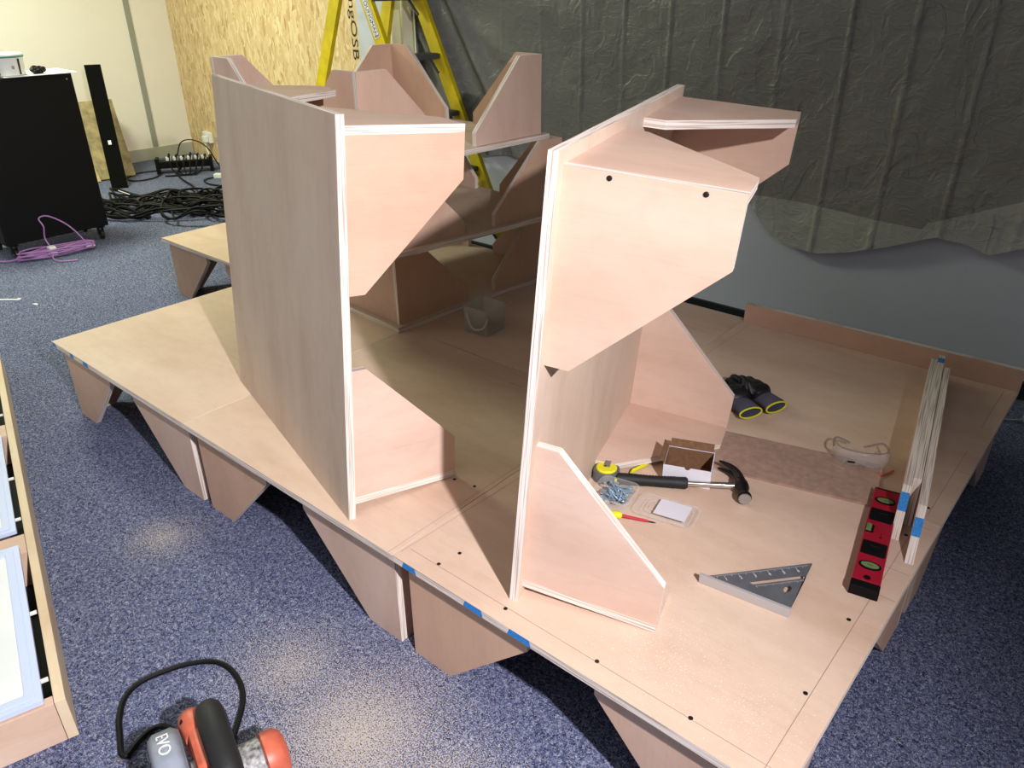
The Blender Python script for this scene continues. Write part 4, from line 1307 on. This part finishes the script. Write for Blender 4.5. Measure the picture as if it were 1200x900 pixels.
# blade guard: half-round shell standing in the y-z plane
RG = 0.122
vs, fs = [], []
prof = [(-0.048, RG * .72), (-0.050, RG * .93), (-0.040, RG), (-0.008, RG), (0.004, RG * .93), (0.006, RG * .70)]
na = 22
for k in range(na + 1):
    a = math.radians(-25 + 230 * k / na)
    for x, r in prof: vs.append((x, r * math.cos(a), 0.105 + r * math.sin(a)))
npf = len(prof)
for k in range(na):
    for j in range(npf - 1): fs.append((k * npf + j, k * npf + j + 1, (k + 1) * npf + j + 1, (k + 1) * npf + j))
g = MB().add(vs, fs).build('blade_guard', M['sawgrey'], parent=sw, smooth=True)
so = g.modifiers.new('thick', 'SOLIDIFY'); so.thickness = 0.003
MB().lathe([(RG * .74, -0.004), (RG * .76, 0), (RG * .74, 0.004)], 32, mat=basis((0, 1, 0), (0, 0, 1), (1, 0, 0), (-0.046, 0, 0.105))).build('guard_face', M['sawgrey'], parent=sw, smooth=True)
MB().lathe([(0.088, -0.001), (0.088, 0.001)], 40, mat=basis((0, 1, 0), (0, 0, 1), (1, 0, 0), (-0.030, 0, 0.095))).build('blade', M['metal'], parent=sw)
vs, fs = text_mesh('EVO', 0.030, 0.0004)
tm_ = MB()
for p in range(1):
    vv = []
    for x, y, z in vs:
        a = math.radians(66) + x / RG
        vv.append((-0.034 + y, (RG + .0026 + z) * math.cos(a), 0.105 + (RG + .0026 + z) * math.sin(a)))
    tm_.add(vv, fs)
tm_.build('guard_lettering', M['paper'], parent=sw)
MB().box((-0.085, -0.15, 0.0), (0.10, 0.13, 0.004)).build('shoe', M['metal'], parent=sw, bevel=0.001)
MB().box((-0.150, -0.012, 0.006), (-0.06, 0.014, 0.016), mat=Matrix.Rotation(0.25, 4, 'Z')).build('rip_fence', M['alu_light'], parent=sw)
# orange gearbox, motor and end cap along x
mb = MB().lathe([(0.050, 0.008), (0.054, 0.016), (0.050, 0.050), (0.044, 0.056)], 24, mat=basis((0, 1, 0), (0, 0, 1), (1, 0, 0), (0, 0, 0.105)))
mb.build('gearbox', M['alu_light'], parent=sw, smooth=True)
MB().lathe([(0.043, 0.056), (0.045, 0.060), (0.045, 0.128), (0.043, 0.130)], 26, mat=basis((0, 1, 0), (0, 0, 1), (1, 0, 0), (0, 0, 0.100))).build('motor', M['sawlabel'], parent=sw, smooth=True)
MB().lathe([(0.046, 0.130), (0.050, 0.133), (0.050, 0.158), (0.040, 0.170), (0.024, 0.174)], 26, mat=basis((0, 1, 0), (0, 0, 1), (1, 0, 0), (0, 0, 0.100))).build('end_cap', M['orange'], parent=sw, smooth=True)
MB().box((0.015, -0.030, 0.145), (0.055, 0.075, 0.185)).build('body', M['orange'], parent=sw, bevel=0.012)
MB().tube([(0.030, 0.06, 0.165), (0.030, 0.105, 0.160), (0.030, 0.130, 0.130), (0.030, 0.135, 0.095), (0.030, 0.120, 0.060)], [0.020, 0.026, 0.027, 0.024, 0.020], 14, smooth=5).build('rear_handle', M['orange'], parent=sw, smooth=True)
MB().tube([(0.012, 0.095, 0.178), (0.02, 0.118, 0.172), (0.034, 0.128, 0.168), (0.048, 0.118, 0.172), (0.054, 0.095, 0.176)], 0.004, 6, smooth=4).build('grip_inlay', M['black'], parent=sw, smooth=True)
MB().tube([(0.062, 0.100, 0.160), (0.062, 0.086, 0.186), (0.062, 0.045, 0.204), (0.062, -0.01, 0.206), (0.062, -0.07, 0.190), (0.056, -0.105, 0.15), (0.046, -0.085, 0.115), (0.040, -0.050, 0.105)], [0.022, 0.0265, 0.027, 0.026, 0.026, 0.022, 0.020, 0.018], 10, smooth=5).build('top_handle', M['black_rub'], parent=sw, smooth=True)
MB().tube([(0.036, 0.090, 0.160), (0.062, 0.092, 0.168)], 0.020, 10).build('handle_bridge', M['black_rub'], parent=sw, smooth=True)
MB().tube([(0.040, -0.02, 0.150), (0.075, -0.005, 0.200)], 0.009, 8).build('lever', M['alu_light'], parent=sw, smooth=True)
swi = sw.matrix_world.inverted() if False else basis(sx_, sy_, (0, 0, 1), (1.835, -0.535, 0)).inverted()
cp_ = [(1.700, -0.475, 0.09), (1.640, -0.470, 0.04), (1.572, -0.475, .012), (1.558, -0.50, .008), (1.566, -0.532, .008), (1.578, -0.556, .008), (1.566, -0.563, .008), (1.519, -0.544, .008), (1.482, -0.528, .008),
       (1.435, -0.494, .008), (1.416, -0.448, .008), (1.433, -0.385, .008), (1.455, -0.343, .008), (1.489, -0.308, .008), (1.532, -0.295, .008), (1.584, -0.300, .008),
       (1.627, -0.317, .008), (1.656, -0.338, .008), (1.687, -0.369, .008), (1.712, -0.395, .008), (1.76, -0.44, .008), (1.84, -0.52, .008)]
MB().tube([swi @ Vector(p) for p in cp_], 0.0062, 8, smooth=5).build('power_lead', M['cable'], parent=sw, smooth=True)
# sawdust heaped under it
random.seed(13)
mb = MB()
for k in range(900):
    a = random.uniform(0, 6.28); r = abs(random.gauss(0, .055)); c0 = random.choice(((1.70, -0.44), (1.66, -0.50), (1.63, -0.58)))
    x, y = c0[0] + r * math.cos(a), c0[1] + r * math.sin(a); s = random.uniform(.001, .004); b = random.uniform(0, 6.28)
    h = max(0.001, 0.012 - r * .12)
    mb.add([(x - s * math.cos(b), y - s * math.sin(b), h * random.random()), (x + s * math.cos(b), y + s * math.sin(b), h * random.random()), (x + s * .5 * math.sin(b), y - s * .5 * math.cos(b), h + .001)], [(0, 1, 2)])
tag(mb.build('sawdust', M['dust']), 'dark sawdust heaped on the carpet round the circular saw', 'sawdust', kind='stuff')
